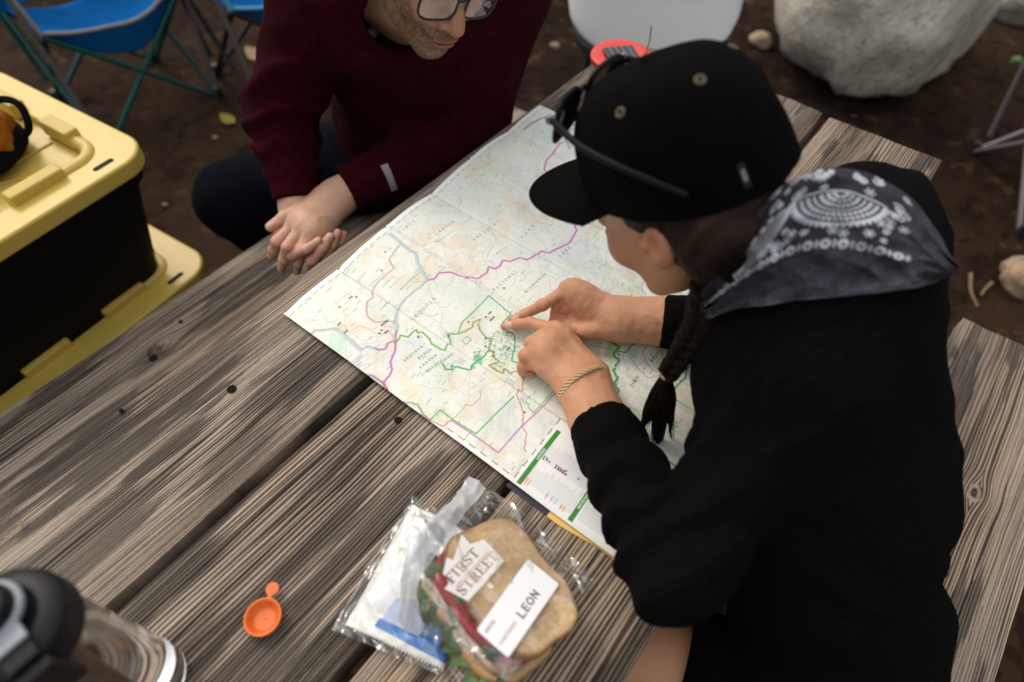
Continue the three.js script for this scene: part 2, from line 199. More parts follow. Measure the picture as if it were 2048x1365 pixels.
// ------------------------------------------------------------ weathered wood
function wood(seed, W, H, L, width, o = {}) {
  const A = new Uint8Array(W * H * 4), B = new Uint8Array(W * H * 4), kn = o.knots || [], cracks = [...(o.cracks || [])], ring = o.ring || 1, tone = o.tone || 1, warm = o.warm || 0;
  { const r = rng(seed * 1000 | 0); for (let k = 0; k < 40; k++) { const u0 = r() * L * 0.95, l = 0.06 + 0.4 * r() * r(); cracks.push([r() * width, u0, u0 + l, 0.0004 + 0.0006 * r()]); } }
  for (let j = 0; j < H; j++) for (let i = 0; i < W; i++) {
    const u = i / W * L, v = j / H * width; let w = v + 0.010 * n2(u * 0.9 + seed, v * 5) + 0.0035 * n2(u * 3.1 + seed, v * 22) + 0.0009 * n2(u * 14 + seed, v * 60), dark = 0;
    for (const [ku, kv, kr] of kn) {
      const du = u - ku, dv = w - kv, e = kr * Math.exp(-du * du / (kr * kr * 9)), rr = Math.hypot(du * 0.55, dv) / kr;
      w = kv + Math.sign(dv) * (Math.sqrt(dv * dv + 1e-9) * 1 - e * 0.86 * Math.exp(-Math.max(0, Math.abs(dv) - kr) / (kr * 1.8)));
      if (rr < 1) { w = kv + rr * kr * 0.45 + 0.002 * n2(u * 60, v * 90); dark = Math.max(dark, 0.62 * (1 - rr * rr) * (0.75 + 0.5 * n2(u * 160, w * 300))); }
    }
    // flat-sawn board: wide rings in the middle, tight ones at the edges
    const c = (w / width - (o.pith ?? 0.5)), ph = (w * 190 + 20 * c * Math.abs(c)) * ring + 1.1 * n2(w * 40 + seed, u * 1.0) + 0.28 * n2(w * 330 + seed, u * 5);
    let s = 1 - Math.pow(0.5 - 0.5 * Math.sin(ph * 6.2832), 1.7); const am = sst(-0.5, 0.3, n2(u * 1.3 + seed * 5, w * 16) + 0.5 * n2(u * 5 + 8, w * 60)); s = mix(0.58, s, 0.42 + 0.50 * am);
    const fine = n2(u * 11 + seed, w * 950), fin2 = n2(u * 34, w * 1900 + seed), mid = n2(u * 4.5 + seed * 3, w * 430), wid = n2(u * 1.6 + seed * 7, w * 120), grit = n2(u * 420, v * 900);
    let ridge = 0.44 * s + 0.16 * (0.5 + 0.5 * mid) + 0.19 * (0.5 + 0.5 * fine) + 0.12 * (0.5 + 0.5 * fin2) + 0.05 * (0.5 + 0.5 * wid) + 0.07 * (0.5 + 0.5 * grit);
    const big = fbm(u * 1.6 + seed * 2, w * 9, 4), blotch = fbm(u * 4.2 + seed, w * 34 + seed, 4), silver = fbm(u * 2.5 - seed, w * 22 + 9, 3);
    let k = Math.pow(sst(0.24, 0.80, ridge + 0.24 * big + 0.20 * silver), 1.15);
    let stain = 0.95 * sst(0.06, 0.26, blotch + 0.28 * n2(u * 1.3 + seed, v * 9) + 0.10 * n2(u * 30, w * 400)) * 0.85;
    let h = 0.55 * ridge + 0.25 * s + 0.05 * big;
    for (const [cv, u0, u1, cw] of cracks) { const y = cv + 0.004 * n2(u * 3.3, cv * 900) + 0.0015 * n2(u * 17, cv * 70); if (u > u0 && u < u1) { const ww = cw * Math.min(1, (u - u0) * 7, (u1 - u) * 7) * (0.75 + 0.35 * n2(u * 22, cv * 50)), d = Math.abs(w - y); if (d < ww * 2.2) { const q = 1 - sst(ww * 0.5, ww * 2.2, d); dark = Math.max(dark, q); h = mix(h, -0.6, q); } } }
    for (const [cu, cv, cr, cp] of o.stains || []) { const q = Math.hypot((u - cu) / cr, (v - cv) / (cr * 0.3)) + 1.1 * fbm(u * 9, w * 130, 3) + 0.25 * (s - 0.5); stain = Math.max(stain, cp * (1 - sst(0.62, 1.0, q))); }
    let r = mix(0.056, 0.435, k), g = mix(0.034, 0.347, k), b = mix(0.0235, 0.270, k);
    const wm = warm + 0.5 * sst(0.05, 0.4, fbm(u * 2 + 4, w * 15 + seed, 3)); r *= 1 + 0.10 * wm; b *= 1 - 0.14 * wm;
    const dk = 1 - 0.80 * clamp(stain), cr = 1 - 0.93 * clamp(dark); r *= dk * cr * tone; g *= dk * cr * tone; b *= dk * cr * tone;
    const q = (j * W + i) * 4; A[q] = toS(r); A[q + 1] = toS(g); A[q + 2] = toS(b); A[q + 3] = 255;
    B[q] = B[q + 1] = B[q + 2] = clamp(128 + 150 * (h - 0.5) - 60 * stain * 0.3, 0, 255); B[q + 3] = 255;
  }
  return new THREE.MeshStandardMaterial({ map: finishTex(A, W, H, true), bumpMap: finishTex(B, W, H, false), bumpScale: o.bump || 0.005, roughness: 0.9 });
}
function plank(width, thick, z0, z1, seed, o = {}) { // along z, top at y = 0, left edge at x = 0; edges worn uneven
  const L = z1 - z0, g = new RoundedBoxGeometry(width, thick, L, 3, 0.005), nZ = 60, box = new THREE.BoxGeometry(width, thick, L, 10, 2, nZ), p = box.attributes.position, uv = box.attributes.uv, R = 0.006, P = [];
  for (let k = 0; k < p.count; k++) {
    let x = p.getX(k), y = p.getY(k), z = p.getZ(k);
    const cl = (q, h) => { const m = h - R; return Math.abs(q) > m ? [Math.sign(q) * m, q - Math.sign(q) * m] : [q, 0]; };
    const [ax, bx] = cl(x, width / 2), [ay, by] = cl(y, thick / 2), [az, bz] = cl(z, L / 2), l = Math.hypot(bx, by, bz); if (l > R) { x = ax + bx / l * R; y = ay + by / l * R; z = az + bz / l * R; }
    if (Math.abs(x) > width / 2 - 0.012) x += 0.0012 * n2(z * 6 + seed, x * 40) + 0.0006 * n2(z * 40 + seed, 3);
    if (Math.abs(z) > L / 2 - 0.012) z += 0.004 * n2(x * 18 + seed, z) + 0.0015 * n2(x * 90, seed);
    y += 0.0012 * n2(z * 2 + seed, x * 9);
    const e = Math.abs(p.getX(k)) > width / 2 - 1e-4 ? (p.getX(k) > 0 ? thick / 2 - y : -(thick / 2 - y)) : 0, f = Math.abs(p.getZ(k)) > L / 2 - 1e-4 ? (p.getZ(k) > 0 ? 1 : -1) * (thick / 2 - y) : 0;
    p.setXYZ(k, x, y, z); uv.setXY(k, clamp((z + f + L / 2) / L, 0.002, 0.998), clamp((x + e + width / 2) / width, -0.2, 1.2));
  }
  box.computeVertexNormals(); box.translate(width / 2, -thick / 2, (z0 + z1) / 2); return box;
}
const Z0 = -1.242, Z1 = 1.16, LT = Z1 - Z0;
const table = thing('picnic_table', 'weathered grey plank picnic table with attached benches under the map', 'picnic table', [-0.31, 0, -0.04]);
{
  const X = [[-0.651, 0.2125], [-0.4255, 0.2265], [-0.186, 0.215]];
  const W = [
    wood(1.7, 2048, 512, LT, 0.212, { ring: 1.15, pith: 0.65, cracks: [[0.148, 0.1, 1.25, 0.0010], [0.087, 0.3, 1.0, 0.0007], [0.118, 0.95, 1.75, 0.0008]], stains: [[1.27, 0.06, 0.13, 0.9], [1.22, 0.10, 0.09, 0.9], [1.36, 0.13, 0.16, 0.75], [0.72, 0.03, 0.10, 0.5], [1.13, 0.03, 0.10, 0.7], [1.02, 0.14, 0.12, 0.6], [1.45, 0.04, 0.12, 0.7], [1.18, 0.17, 0.08, 0.55], [1.30, 0.02, 0.10, 0.9], [1.16, 0.06, 0.07, 0.85], [0.92, 0.10, 0.10, 0.6]], knots: [[1.9, 0.12, 0.012]] }),
    wood(6.3, 2048, 512, LT, 0.229, { ring: 0.95, pith: 0.35, cracks: [[0.030, 0.6, 1.5, 0.0012], [0.075, 0.8, 1.7, 0.0009], [0.155, 0.85, 1.35, 0.0010], [0.19, 0.9, 1.8, 0.0007]], stains: [[1.24, 0.20, 0.10, 0.85], [1.30, 0.15, 0.07, 0.7], [1.10, 0.05, 0.10, 0.55], [1.34, 0.09, 0.08, 0.6]], knots: [[0.05, 0.09, 0.014]] }),
    wood(9.1, 2048, 512, LT, 0.215, { ring: 0.95, pith: 0.7, warm: 0.3, cracks: [[0.06, 0.7, 1.5, 0.0009], [0.12, 0.2, 1.4, 0.0007]], stains: [[1.1, 0.05, 0.12, 0.7], [0.10, 0.04, 0.05, 0.85], [0.12, 0.11, 0.06, 0.5]], knots: [[0.16, 0.10, 0.015], [1.25, 0.15, 0.01]] }),
    wood(12.9, 2048, 512, LT, 0.225, { ring: 0.62, pith: 0.45, tone: 0.92, cracks: [[0.10, 0.4, 1.3, 0.0010]], knots: [[1.1, 0.09, 0.014], [0.78, 0.15, 0.010]] }),
    wood(15.2, 2048, 512, LT, 0.228, { ring: 0.72, pith: 0.2, tone: 0.95, cracks: [[0.17, 0.3, 1.0, 0.0012]], knots: [[0.40, 0.13, 0.011], [0.455, 0.105, 0.009], [1.5, 0.05, 0.012]] }),
  ];
  X.forEach(([x, w], k) => wpart('tabletop_plank', plank(w, 0.042, Z0 + [0.004, 0, 0.006][k], Z1, k * 7.1).translate(x, 0.75, 0), W[k], table));
  wpart('bench_plank', plank(0.225, 0.042, Z0, Z1, 31).translate(-1.085, 0.45, 0), W[3], table, 'grey bench plank on the side of the man');
  wpart('bench_plank', plank(0.228, 0.042, Z0 + 0.002, Z1, 47).translate(0.229, 0.45, 0), W[4], table, 'grey bench plank on the side of the woman');
  const frameM = mat([0.16, 0.13, 0.105], 0.9);
  for (const z of [-0.86, 0.74]) {
    wpart('crossbeam', new RoundedBoxGeometry(0.66, 0.085, 0.04, 2, 0.004).translate(-0.31, 0.664, z), frameM, table);
    wpart('bench_beam', new RoundedBoxGeometry(1.5, 0.085, 0.04, 2, 0.004).translate(-0.315, 0.364, z + 0.041), frameM, table);
    for (const s of [-1, 1]) { const g = new RoundedBoxGeometry(0.085, 0.86, 0.04, 2, 0.004); g.rotateZ(s * 0.52); g.translate(-0.31 + s * 0.42, 0.345, z + 0.082); wpart('leg', g, frameM, table); }
  }
  // bolt heads sunk in the boards
  const bm = mat([0.012, 0.009, 0.008], 0.95, { specularIntensity: 0.2 });
  for (const [p, r] of [[[-0.5604, 0.7505, -0.1211], 0.0062], [[-0.3573, 0.7505, -0.2255], 0.005], [[-0.6428, 0.7505, -0.0123], 0.003], [[-0.9784, 0.4505, -0.1209], 0.0085], [[-0.1493, 0.7505, -1.2617], 0.007], [[-1.0165, 0.4505, -0.2074], 0.005]]) { const g = new THREE.CylinderGeometry(r, r * 0.9, 0.0022, 14); g.translate(p[0], p[1] - 0.0003, p[2]); wpart('bolt', g, bm, table); }
}

// ------------------------------------------------------------ the map: a sheet printed on one side, t runs along the table (-z), s across it (+x), both in millimetres
const MW = 648, MH = 622, MAP0 = [-0.606, 0.752, -0.245], MS = [1, 0, -0.010], MT = [-0.043, 0, -0.999];
function mapTexture() {
  const K = 3, W = MW * K, H = MH * K, cv = document.createElement('canvas'); cv.width = W; cv.height = H; const x = cv.getContext('2d');
  const im = x.createImageData(W, H), D = im.data;
  for (let j = 0; j < H; j++) for (let i = 0; i < W; i++) { // paper, relief tint, contour lines
    const t = i / K, s = j / K; const a = fbm(t * 0.012 + 3, s * 0.012, 4) + 0.5, wx = t + 9 * n2(t * 0.03, s * 0.03), wy = s + 9 * n2(t * 0.03 + 9, s * 0.03 + 4);
    const rg = 1 - Math.abs(fbm(wx * 0.022, wy * 0.022 + 7, 4)) * 3.2, hz = fbm(wx * 0.022, wy * 0.022 + 7, 4), hz2 = fbm((wx + 1.2) * 0.022, (wy + 0.8) * 0.022 + 7, 4), sh = clamp((hz - hz2) * 5, -0.5, 0.5);
    let r = 243, g = 245, b = 238; const south = sst(180, 520, s), o = sst(0.25, 0.9, rg) * sst(0.30, 0.75, a + 0.15 * south);
    r += 1 * o; g -= 13 * o; b -= 24 * o; const gr = sst(0.02, 0.30, fbm(t * 0.016 + 40, s * 0.016, 3)) * (0.3 + 0.7 * south); r -= 17 * gr; g -= 3 * gr; b -= 15 * gr;
    const q = sst(0.1, 0.4, fbm(t * 0.02 - 9, s * 0.02 + 30, 3)); r -= 8 * q; g -= 6 * q; b -= 1 * q;
    const sv = 34 * sh * (0.5 + 0.8 * south); r += sv; g += sv; b += sv * 0.9;
    const ct = Math.abs(((hz * 26) % 1 + 1) % 1 - 0.5); if (ct > 0.44) { r -= 14; g -= 22; b -= 26; }
    const k = (j * W + i) * 4; D[k] = r; D[k + 1] = g; D[k + 2] = b; D[k + 3] = 255;
  }
  x.putImageData(im, 0, 0); x.scale(K, K); x.lineJoin = x.lineCap = 'round';
  const line = (P, c, w, off = [0, 0], dash = []) => { x.strokeStyle = c; x.lineWidth = w; x.setLineDash(dash); x.beginPath(); P.forEach((p, k) => k ? x.lineTo(p[0] + off[0], p[1] + off[1]) : x.moveTo(p[0] + off[0], p[1] + off[1])); x.stroke(); x.setLineDash([]); };
  const R = rng(91);
  const jag = (P, amp, n) => { const o = []; for (let k = 0; k < P.length - 1; k++) { const [a, b] = [P[k], P[k + 1]], l = Math.hypot(b[0] - a[0], b[1] - a[1]), m = Math.max(1, Math.round(l / n)); for (let q = 0; q < m; q++) { const f = q / m, d = q ? amp * (R() - 0.5) * 2 : 0; o.push([mix(a[0], b[0], f) - d * (b[1] - a[1]) / l, mix(a[1], b[1], f) + d * (b[0] - a[0]) / l]); } } o.push(P[P.length - 1]); return o; };
  // streams, trails and roads wandering all over
  for (let k = 0; k < 330; k++) { let px = R() * MW, py = R() * MH, an = R() * 6.3; const P = [[px, py]], n = 8 + R() * 22; for (let q = 0; q < n; q++) { an += (R() - 0.5) * 1.3; px += 3.2 * Math.cos(an); py += 3.2 * Math.sin(an); P.push([px, py]); } const c = R(); line(P, c < 0.45 ? 'rgba(120,185,205,0.55)' : c < 0.75 ? 'rgba(120,120,125,0.45)' : c < 0.92 ? 'rgba(196,150,110,0.5)' : 'rgba(60,60,60,0.65)', c > 0.92 ? 0.45 : 0.5, [0, 0], c > 0.92 ? [1.1, 0.9] : []); }
  // tiny place names
  x.textBaseline = 'middle'; x.textAlign = 'center';
  for (let k = 0; k < 520; k++) { const t = R() * MW, s = R() * MH, n = 3 + R() * 7; x.fillStyle = R() < 0.35 ? 'rgba(30,120,110,0.55)' : 'rgba(50,50,55,0.5)'; for (let q = 0; q < n; q++) x.fillRect(t + q * 0.95, s + (R() - 0.5) * 0.25, 0.55 + R() * 0.3, 0.75 + R() * 0.4); }
  // green tinted flats
  const blob = (c, r, col) => { x.fillStyle = col; x.beginPath(); for (let k = 0; k <= 22; k++) { const a = k / 22 * 6.283, q = r * (0.75 + 0.4 * n2(Math.cos(a) * 2 + c[0], Math.sin(a) * 2 + c[1])); x.lineTo(c[0] + q * Math.cos(a), c[1] + q * Math.sin(a)); } x.fill(); };
  const S = (...a) => a;
  blob([111.6, 272.9], 9, 'rgba(110,190,130,0.75)'); blob([98.1, 274.0], 5, 'rgba(120,195,140,0.7)'); blob([235.5, 412.3], 13, 'rgba(150,205,130,0.6)'); blob([250.7, 438.7], 11, 'rgba(150,225,190,0.6)'); blob([213.0, 419.6], 13, 'rgba(190,220,170,0.5)'); blob([117.0, 211.0], 7, 'rgba(150,210,170,0.4)'); blob([5.9, 98.6], 22, 'rgba(185,230,200,0.45)'); blob([89.7, 184.3], 6, 'rgba(140,215,170,0.5)'); blob([169.6, 488.6], 16, 'rgba(170,215,160,0.45)'); blob([186.7, 534.0], 9, 'rgba(130,190,130,0.5)');
  // park boundary: green halo, purple line
  const purple = 'rgba(196,92,168,0.78)', pink = 'rgba(232,170,205,0.75)', green = 'rgba(70,175,110,0.85)', pale = 'rgba(140,205,165,0.6)', cyan = 'rgba(150,205,222,0.8)', road = 'rgba(214,110,50,0.9)', olive = 'rgba(140,170,80,0.85)';
  const A = jag([[171.7, 127.3], [180.0, 133.1], [192.5, 131.3], [206.0, 143.8], [208.8, 155.5], [212.5, 165.2], [216.8, 175.5], [223.3, 183.9], [232.2, 185.6], [241.7, 187.8], [251.9, 182.7], [254.8, 193.2], [264.8, 194.3], [276.8, 191.0], [283.1, 200.8], [299.0, 207.5], [301.9, 218.1], [332.9, 224.9], [336.2, 236.1], [373.0, 251.5], [401.5, 246.2], [426.6, 219.8], [437.5, 204.6], [464.8, 162.6], [489.7, 119.8], [516.1, 106.8], [542.0, 103.1], [568.0, 98.7], [578.6, 102.7]], 0.7, 4);
  line(A, 'rgba(232,190,220,0.6)', 4.4); line(A, purple, 2.5);
  const B = jag([[206.5, 14.9], [203.1, 41.0], [199.1, 67.4], [201.2, 77.0], [188.7, 91.6], [181.3, 105.5], [172.7, 125.4], [156.9, 127.5], [146.4, 125.0], [126.7, 123.0], [106.9, 126.5], [93.8, 134.9], [89.4, 138.0], [82.1, 148.9], [72.0, 154.5], [63.9, 162.3], [53.3, 156.9], [43.9, 161.2], [37.7, 154.7], [31.5, 138.5], [22.8, 135.5], [25.0, 113.5], [26.4, 92.9], [25.2, 79.9], [15.3, 70.0], [5.7, 57.7], [-3.2, 60.4]], 0.6, 5);
  line(B, 'rgba(150,215,170,0.75)', 2, [2.4, 1.0]); line(B, 'rgba(160,212,226,0.7)', 3.0, [-1.5, -0.3]); line(B, pink, 2.0, [1.0, 0.4]);
  const B2 = B.filter((p) => p[1] > B[Math.floor(B.length * 0.56)][1]); line(B2, 'rgba(222,90,150,0.75)', 2.4, [0.6, 1.2]);
  const C = jag([[63.9, 162.3], [53.2, 173.3], [33.0, 182.2], [27.1, 191.6], [17.1, 195.5], [6.0, 195.2], [0.8, 204.8]], 0.7, 4); line(C, 'rgba(225,180,215,0.6)', 4.2); line(C, purple, 2.4);
  const C2 = jag([[-2.7, 170.0], [3.9, 178.5], [4.6, 194.7], [-0.5, 210.6]], 0.7, 4); line(C2, pale, 2, [1.5, -2]); line(C2, cyan, 2.4, [-1.5, 2]); line(C2, 'rgba(215,90,150,0.8)', 2.4);
  const J = jag([[198.4, 45.5], [180.8, 49.2], [166.6, 53.1], [157.4, 71.4], [129.0, 69.3], [108.6, 71.7], [98.5, 83.7], [87.5, 83.4], [76.5, 93.4], [68.1, 104.8], [67.9, 119.1], [80.8, 131.4], [88.1, 139.3]], 0.5, 5); line(J, 'rgba(160,210,120,0.7)', 1.7, [1.2, 0.8]); line(J, 'rgba(222,150,190,0.85)', 1.8);
  const T = jag([[564.3, 21.3], [585.0, 22.6], [613.4, 30.7], [631.1, 45.3], [636.6, 62.6], [631.8, 92.1]], 0.5, 4); line(T, 'rgba(120,120,190,0.7)', 2.6, [-0.8, 0.5]); line(T, 'rgba(20,105,95,0.85)', 1.5, [0.8, -0.4]); line(T, pink, 1.3, [-1.6, 1.8]);
  const Y = jag([[570.2, 120.5], [584.0, 102.4], [601.4, 93.0], [621.7, 94.2]], 0.6, 3); line(Y, 'rgba(170,160,215,0.8)', 3.4); line(Y, 'rgba(80,160,160,0.7)', 1.2, [1, 1]);
  // road
  const D1 = jag([[58.9, 167.0], [74.5, 161.9], [79.1, 172.0], [87.2, 171.2], [96.8, 172.1], [93.5, 177.9], [98.8, 181.8], [96.6, 196.0], [91.5, 206.2], [92.7, 220.0], [95.0, 227.2], [104.8, 223.3], [109.2, 226.1], [118.6, 211.6], [128.6, 224.5], [139.2, 229.6], [150.4, 232.5], [157.0, 228.0], [167.4, 232.6], [158.9, 234.8], [151.5, 245.4], [147.6, 260.2], [149.5, 266.9], [133.9, 274.6], [135.3, 283.2], [128.0, 284.6], [127.2, 298.3], [113.9, 290.4], [113.6, 301.9], [115.4, 313.4], [122.4, 310.6], [121.1, 321.9], [128.8, 325.4], [131.2, 341.4], [122.4, 342.8], [112.6, 349.2], [100.9, 347.8], [95.9, 354.9], [87.4, 366.8], [79.6, 375.8], [67.1, 381.7], [62.0, 393.4], [44.8, 401.2], [42.4, 406.9]], 0.8, 3);
  line(D1.slice(0, Math.floor(D1.length * 0.72)), 'rgba(120,200,130,0.75)', 2.9, [0.5, 0.8]); line(D1, road, 1.25); line(D1.slice(0, Math.floor(D1.length * 0.34)), olive, 1.7);
  line(jag([[25.6, 87.7], [36.4, 84.4], [38.1, 90.8], [32.9, 101.3], [43.7, 105.3], [50.1, 104.8], [54.1, 122.9], [54.9, 133.9], [59.9, 141.8], [70.6, 141.3], [68.8, 148.9], [67.6, 158.7]], 0.6, 3), 'rgba(222,150,95,0.85)', 0.9);
  // green survey boundary
  line([[130.6, 222.8], [146.6, 216.0], [166.9, 217.1], [199.9, 217.0], [209.0, 216.4], [203.0, 262.0]], green, 1.9);
  line(jag([[203.0, 262.0], [183.6, 262.1], [175.1, 268.6], [177.0, 286.9], [168.0, 296.3], [152.7, 304.2], [139.5, 311.5], [142.3, 323.1], [142.9, 339.7]], 0.8, 4), green, 2.2);
  line([[131.1, 236.2], [122.6, 235.0], [121.2, 244.4], [131.5, 245.1], [132.2, 236.2]], green, 1.3);
  line(jag([[76.5, 239.5], [71.6, 249.1], [78.1, 256.1], [81.8, 250.3], [87.3, 265.3], [93.5, 276.0], [102.1, 272.6], [114.8, 275.6], [132.0, 276.1]], 1.2, 3), 'rgba(60,170,95,0.8)', 2.6);
  const G = jag([[-8.3, 226.3], [-3.4, 235.1], [4.9, 243.4], [9.5, 254.2], [2.3, 271.1], [1.2, 282.5]], 0.8, 4); line(G, pink, 2, [-2, 1.6]); line(G, green, 1.7);
  line([[1.2, 282.5], [20.9, 283.3], [20.0, 306.9], [22.4, 342.2], [95.9, 347.5]], 'rgba(90,190,110,0.85)', 2.2);
  line(jag([[1.3, 272.1], [1.3, 285.0], [3.8, 293.0], [5.3, 301.8], [18.5, 304.9]], 1, 4), purple, 1.5); line([[18.5, 304.9], [19.3, 338.2], [20.0, 380.1], [67.1, 381.7], [94.2, 385.2], [141.2, 388.6]], 'rgba(205,130,190,0.85)', 2.2); line([[92.8, 382.2], [140.0, 384.6]], 'rgba(90,185,110,0.8)', 1.6);
  line(jag([[110.1, 363.3], [100.8, 363.6], [93.2, 375.5], [90.9, 382.0]], 1.2, 3), pale, 2.6);
  const E1 = jag([[250.0, 397.7], [248.2, 417.7], [234.5, 417.8], [228.8, 429.3], [211.1, 430.3], [205.0, 441.8], [194.4, 443.5], [187.1, 454.1], [175.1, 453.5]], 1.6, 3); line(E1, 'rgba(60,160,95,0.5)', 4.4); line(E1, 'rgba(40,145,75,0.85)', 1.7);
  line(jag([[242.4, 421.1], [246.2, 430.2], [260.0, 430.2], [282.9, 437.3], [304.3, 452.1]], 1, 4), 'rgba(40,145,80,0.9)', 1.8);
  line(jag([[221.9, 510.2], [261.2, 514.4], [277.5, 510.6], [292.3, 519.1], [305.0, 511.3], [318.0, 517.2]], 1, 5), 'rgba(60,165,100,0.9)', 2.4); line([[221.9, 510.2], [220.1, 541.9]], 'rgba(40,150,80,0.9)', 1.8);
  const F = [[141.6, 482.7], [140.5, 499.5], [140.3, 532.6], [138.2, 564.3]]; line(F, 'rgba(200,70,150,0.85)', 1.5, [0, 1.2]); line(F, 'rgba(30,140,70,0.9)', 1.5, [0, -0.6]);
  for (const P of [[[240.4, 441.6], [231.1, 462.6], [229.4, 475.9], [242.1, 485.8], [253.9, 498.5], [258.0, 511.5]], [[280.6, 438.6], [277.0, 447.8], [261.1, 448.0], [249.5, 460.0], [242.9, 473.9], [249.8, 493.1]], [[153.2, 302.1], [154.3, 289.8], [142.5, 288.3]], [[77.5, 308.9], [62.9, 314.6], [48.7, 310.9], [47.8, 304.9], [33.4, 306.6], [20.3, 305.0]], [[226.8, 383.2], [234.7, 398.9], [239.0, 412.7]], [[380.1, 385.1], [363.7, 388.3], [355.0, 400.9], [338.8, 403.2]]]) line(jag(P, 1.2, 3), 'rgba(35,35,35,0.8)', 0.6, [0, 0], [1.3, 0.9]);
  for (let k = 0; k < 150; k++) { const c = [145.8, 285.7], px = c[0] + (R() - 0.5) * 60, py = c[1] + (R() - 0.5) * 46; line([[px, py], [px + (R() - 0.5) * 7, py + (R() - 0.5) * 7], [px + (R() - 0.5) * 10, py + (R() - 0.5) * 10]], k % 2 ? 'rgba(60,160,110,0.6)' : 'rgba(50,60,60,0.5)', 0.55, [0, 0], k % 3 ? [] : [0.9, 0.9]); }
  // campground and ranger symbols
  const sym = (p, n = 1) => { for (let k = 0; k < n; k++) { x.fillStyle = '#15352f'; x.fillRect(p[0] + k * 3.6 - 1.4, p[1] - 1.4, 2.9, 2.9); x.fillStyle = '#dfeee6'; x.fillRect(p[0] + k * 3.6 - 0.5, p[1] - 0.7, 1.2, 1.1); } };
  for (const [p, n] of [[[56.1, 59.6], 1], [[76.8, 58.9], 2], [[84.7, 64.4], 1], [[173.9, 38.6], 1], [[143.9, 59.1], 1], [[33.4, 80.5], 2], [[29.9, 97.4], 2], [[70.9, 130.1], 4], [[64.1, 135.8], 1], [[58.6, 137.2], 1], [[64.4, 143.3], 2], [[88.8, 183.2], 1], [[117.7, 216.1], 1], [[153.0, 222.8], 1], [[175.2, 236.6], 1], [[183.3, 236.7], 2], [[175.3, 245.7], 3], [[146.0, 259.7], 1], [[135.3, 268.1], 1], [[130.8, 286.8], 1], [[150.9, 295.1], 2], [[127.0, 338.6], 1], [[107.1, 345.8], 1], [[85.3, 372.4], 1], [[234.3, 225.3], 1], [[376.4, 394.9], 1], [[237.3, 424.2], 1]]) sym(p, n);
  // white note boxes with fine print
  for (const [p, w, h] of [[[97.2, 257.0], 13, 9], [[113.1, 329.6], 13, 11], [[99.5, 359.6], 9, 8], [[161.8, 317.4], 11, 6], [[13.8, 142.8], 22, 6], [[221.7, 433.5], 10, 3], [[266.0, 412.8], 12, 6]]) { x.save(); x.translate(p[0], p[1]); x.fillStyle = 'rgba(250,251,249,0.95)'; x.fillRect(-w / 2, -h / 2, w, h); x.strokeStyle = 'rgba(90,90,90,0.7)'; x.lineWidth = 0.3; x.strokeRect(-w / 2, -h / 2, w, h); x.fillStyle = 'rgba(80,80,85,0.6)'; for (let q = 1; q < h - 0.6; q += 1.3) x.fillRect(-w / 2 + 0.8, -h / 2 + q, w * (0.6 + 0.25 * R()), 0.5); x.restore(); }
  // lettering
  const word = (s, a, b, size, col, font = 'serif', weight = '') => { x.font = `${weight} ${size}px ${font}`; x.fillStyle = col; const an = Math.atan2(b[1] - a[1], b[0] - a[0]); [...s].forEach((ch, k) => { const f = s.length > 1 ? k / (s.length - 1) : 0; x.save(); x.translate(mix(a[0], b[0], f), mix(a[1], b[1], f)); x.rotate(an); x.fillText(ch, 0, 0); x.restore(); }); };
  const pu = 'rgba(110,95,130,0.95)', gn = 'rgba(40,150,105,0.95)', gd = 'rgba(25,120,70,0.97)';
  word('SEQUOIA', [108.2, 154.9], [153.0, 156.8], 8.2, pu); word('NATIONAL', [222.0, 215.8], [270.5, 219.9], 7.4, pu); word('PARK', [342.1, 254.1], [364.3, 256.3], 7, pu); word('KINGS', [218.5, 26.6], [250.0, 28.2], 7, pu); word('CANYON', [252.6, 75.7], [291.0, 76.9], 7.4, pu); word('NATIONAL', [281.5, 128.9], [340.6, 130.8], 7.4, pu); word('PARK', [337.8, 182.9], [367.2, 183.7], 7.4, pu);
  word('SEQUOIA', [240.8, 89.2], [275.8, 90.8], 5, gn, 'sans-serif'); word('CANYON', [275.2, 175.3], [303.9, 177.2], 4.8, gn, 'sans-serif'); word('KINGS', [297.9, 91.4], [319.1, 92.0], 4.6, gn, 'sans-serif'); word('WILDERNESS', [250.0, 254.9], [296.0, 257.5], 5.2, gd, 'serif', 'bold');
  word('SEQUOIA', [114.4, 64.9], [141.4, 65.7], 4.4, 'rgba(70,165,165,0.9)', 'sans-serif'); word('JENNIE', [123.3, 81.2], [144.7, 81.4], 4.6, gn, 'serif', 'bold'); word('NATIONAL', [129.3, 92.0], [159.8, 94.2], 4.2, 'rgba(90,170,170,0.85)', 'sans-serif'); word('WILDERNESS', [136.6, 107.7], [173.4, 108.5], 4.8, gn, 'serif', 'bold'); word('FOREST', [147.5, 113.8], [166.8, 114.5], 4.2, 'rgba(90,170,170,0.85)', 'sans-serif'); word('LAKES', [91.9, 108.7], [108.7, 107.6], 4.6, gn, 'serif', 'bold'); word('NATIONAL', [58.7, 49.4], [85.7, 51.8], 4.6, 'rgba(150,140,170,0.8)'); word('MONUMENT', [103.8, 41.7], [131.0, 40.9], 4.4, 'rgba(170,130,130,0.7)');
  word('SEQUOIA', [48.2, 195.1], [78.7, 198.0], 5.4, gd, 'serif', 'bold'); word('KINGS', [63.4, 208.1], [83.3, 210.7], 5.4, gd, 'serif', 'bold'); word('CANYON', [53.6, 220.6], [80.5, 223.3], 5.6, gd, 'serif', 'bold'); word('WILDERNESS', [55.4, 230.8], [95.5, 238.6], 6, gd, 'serif', 'bold');
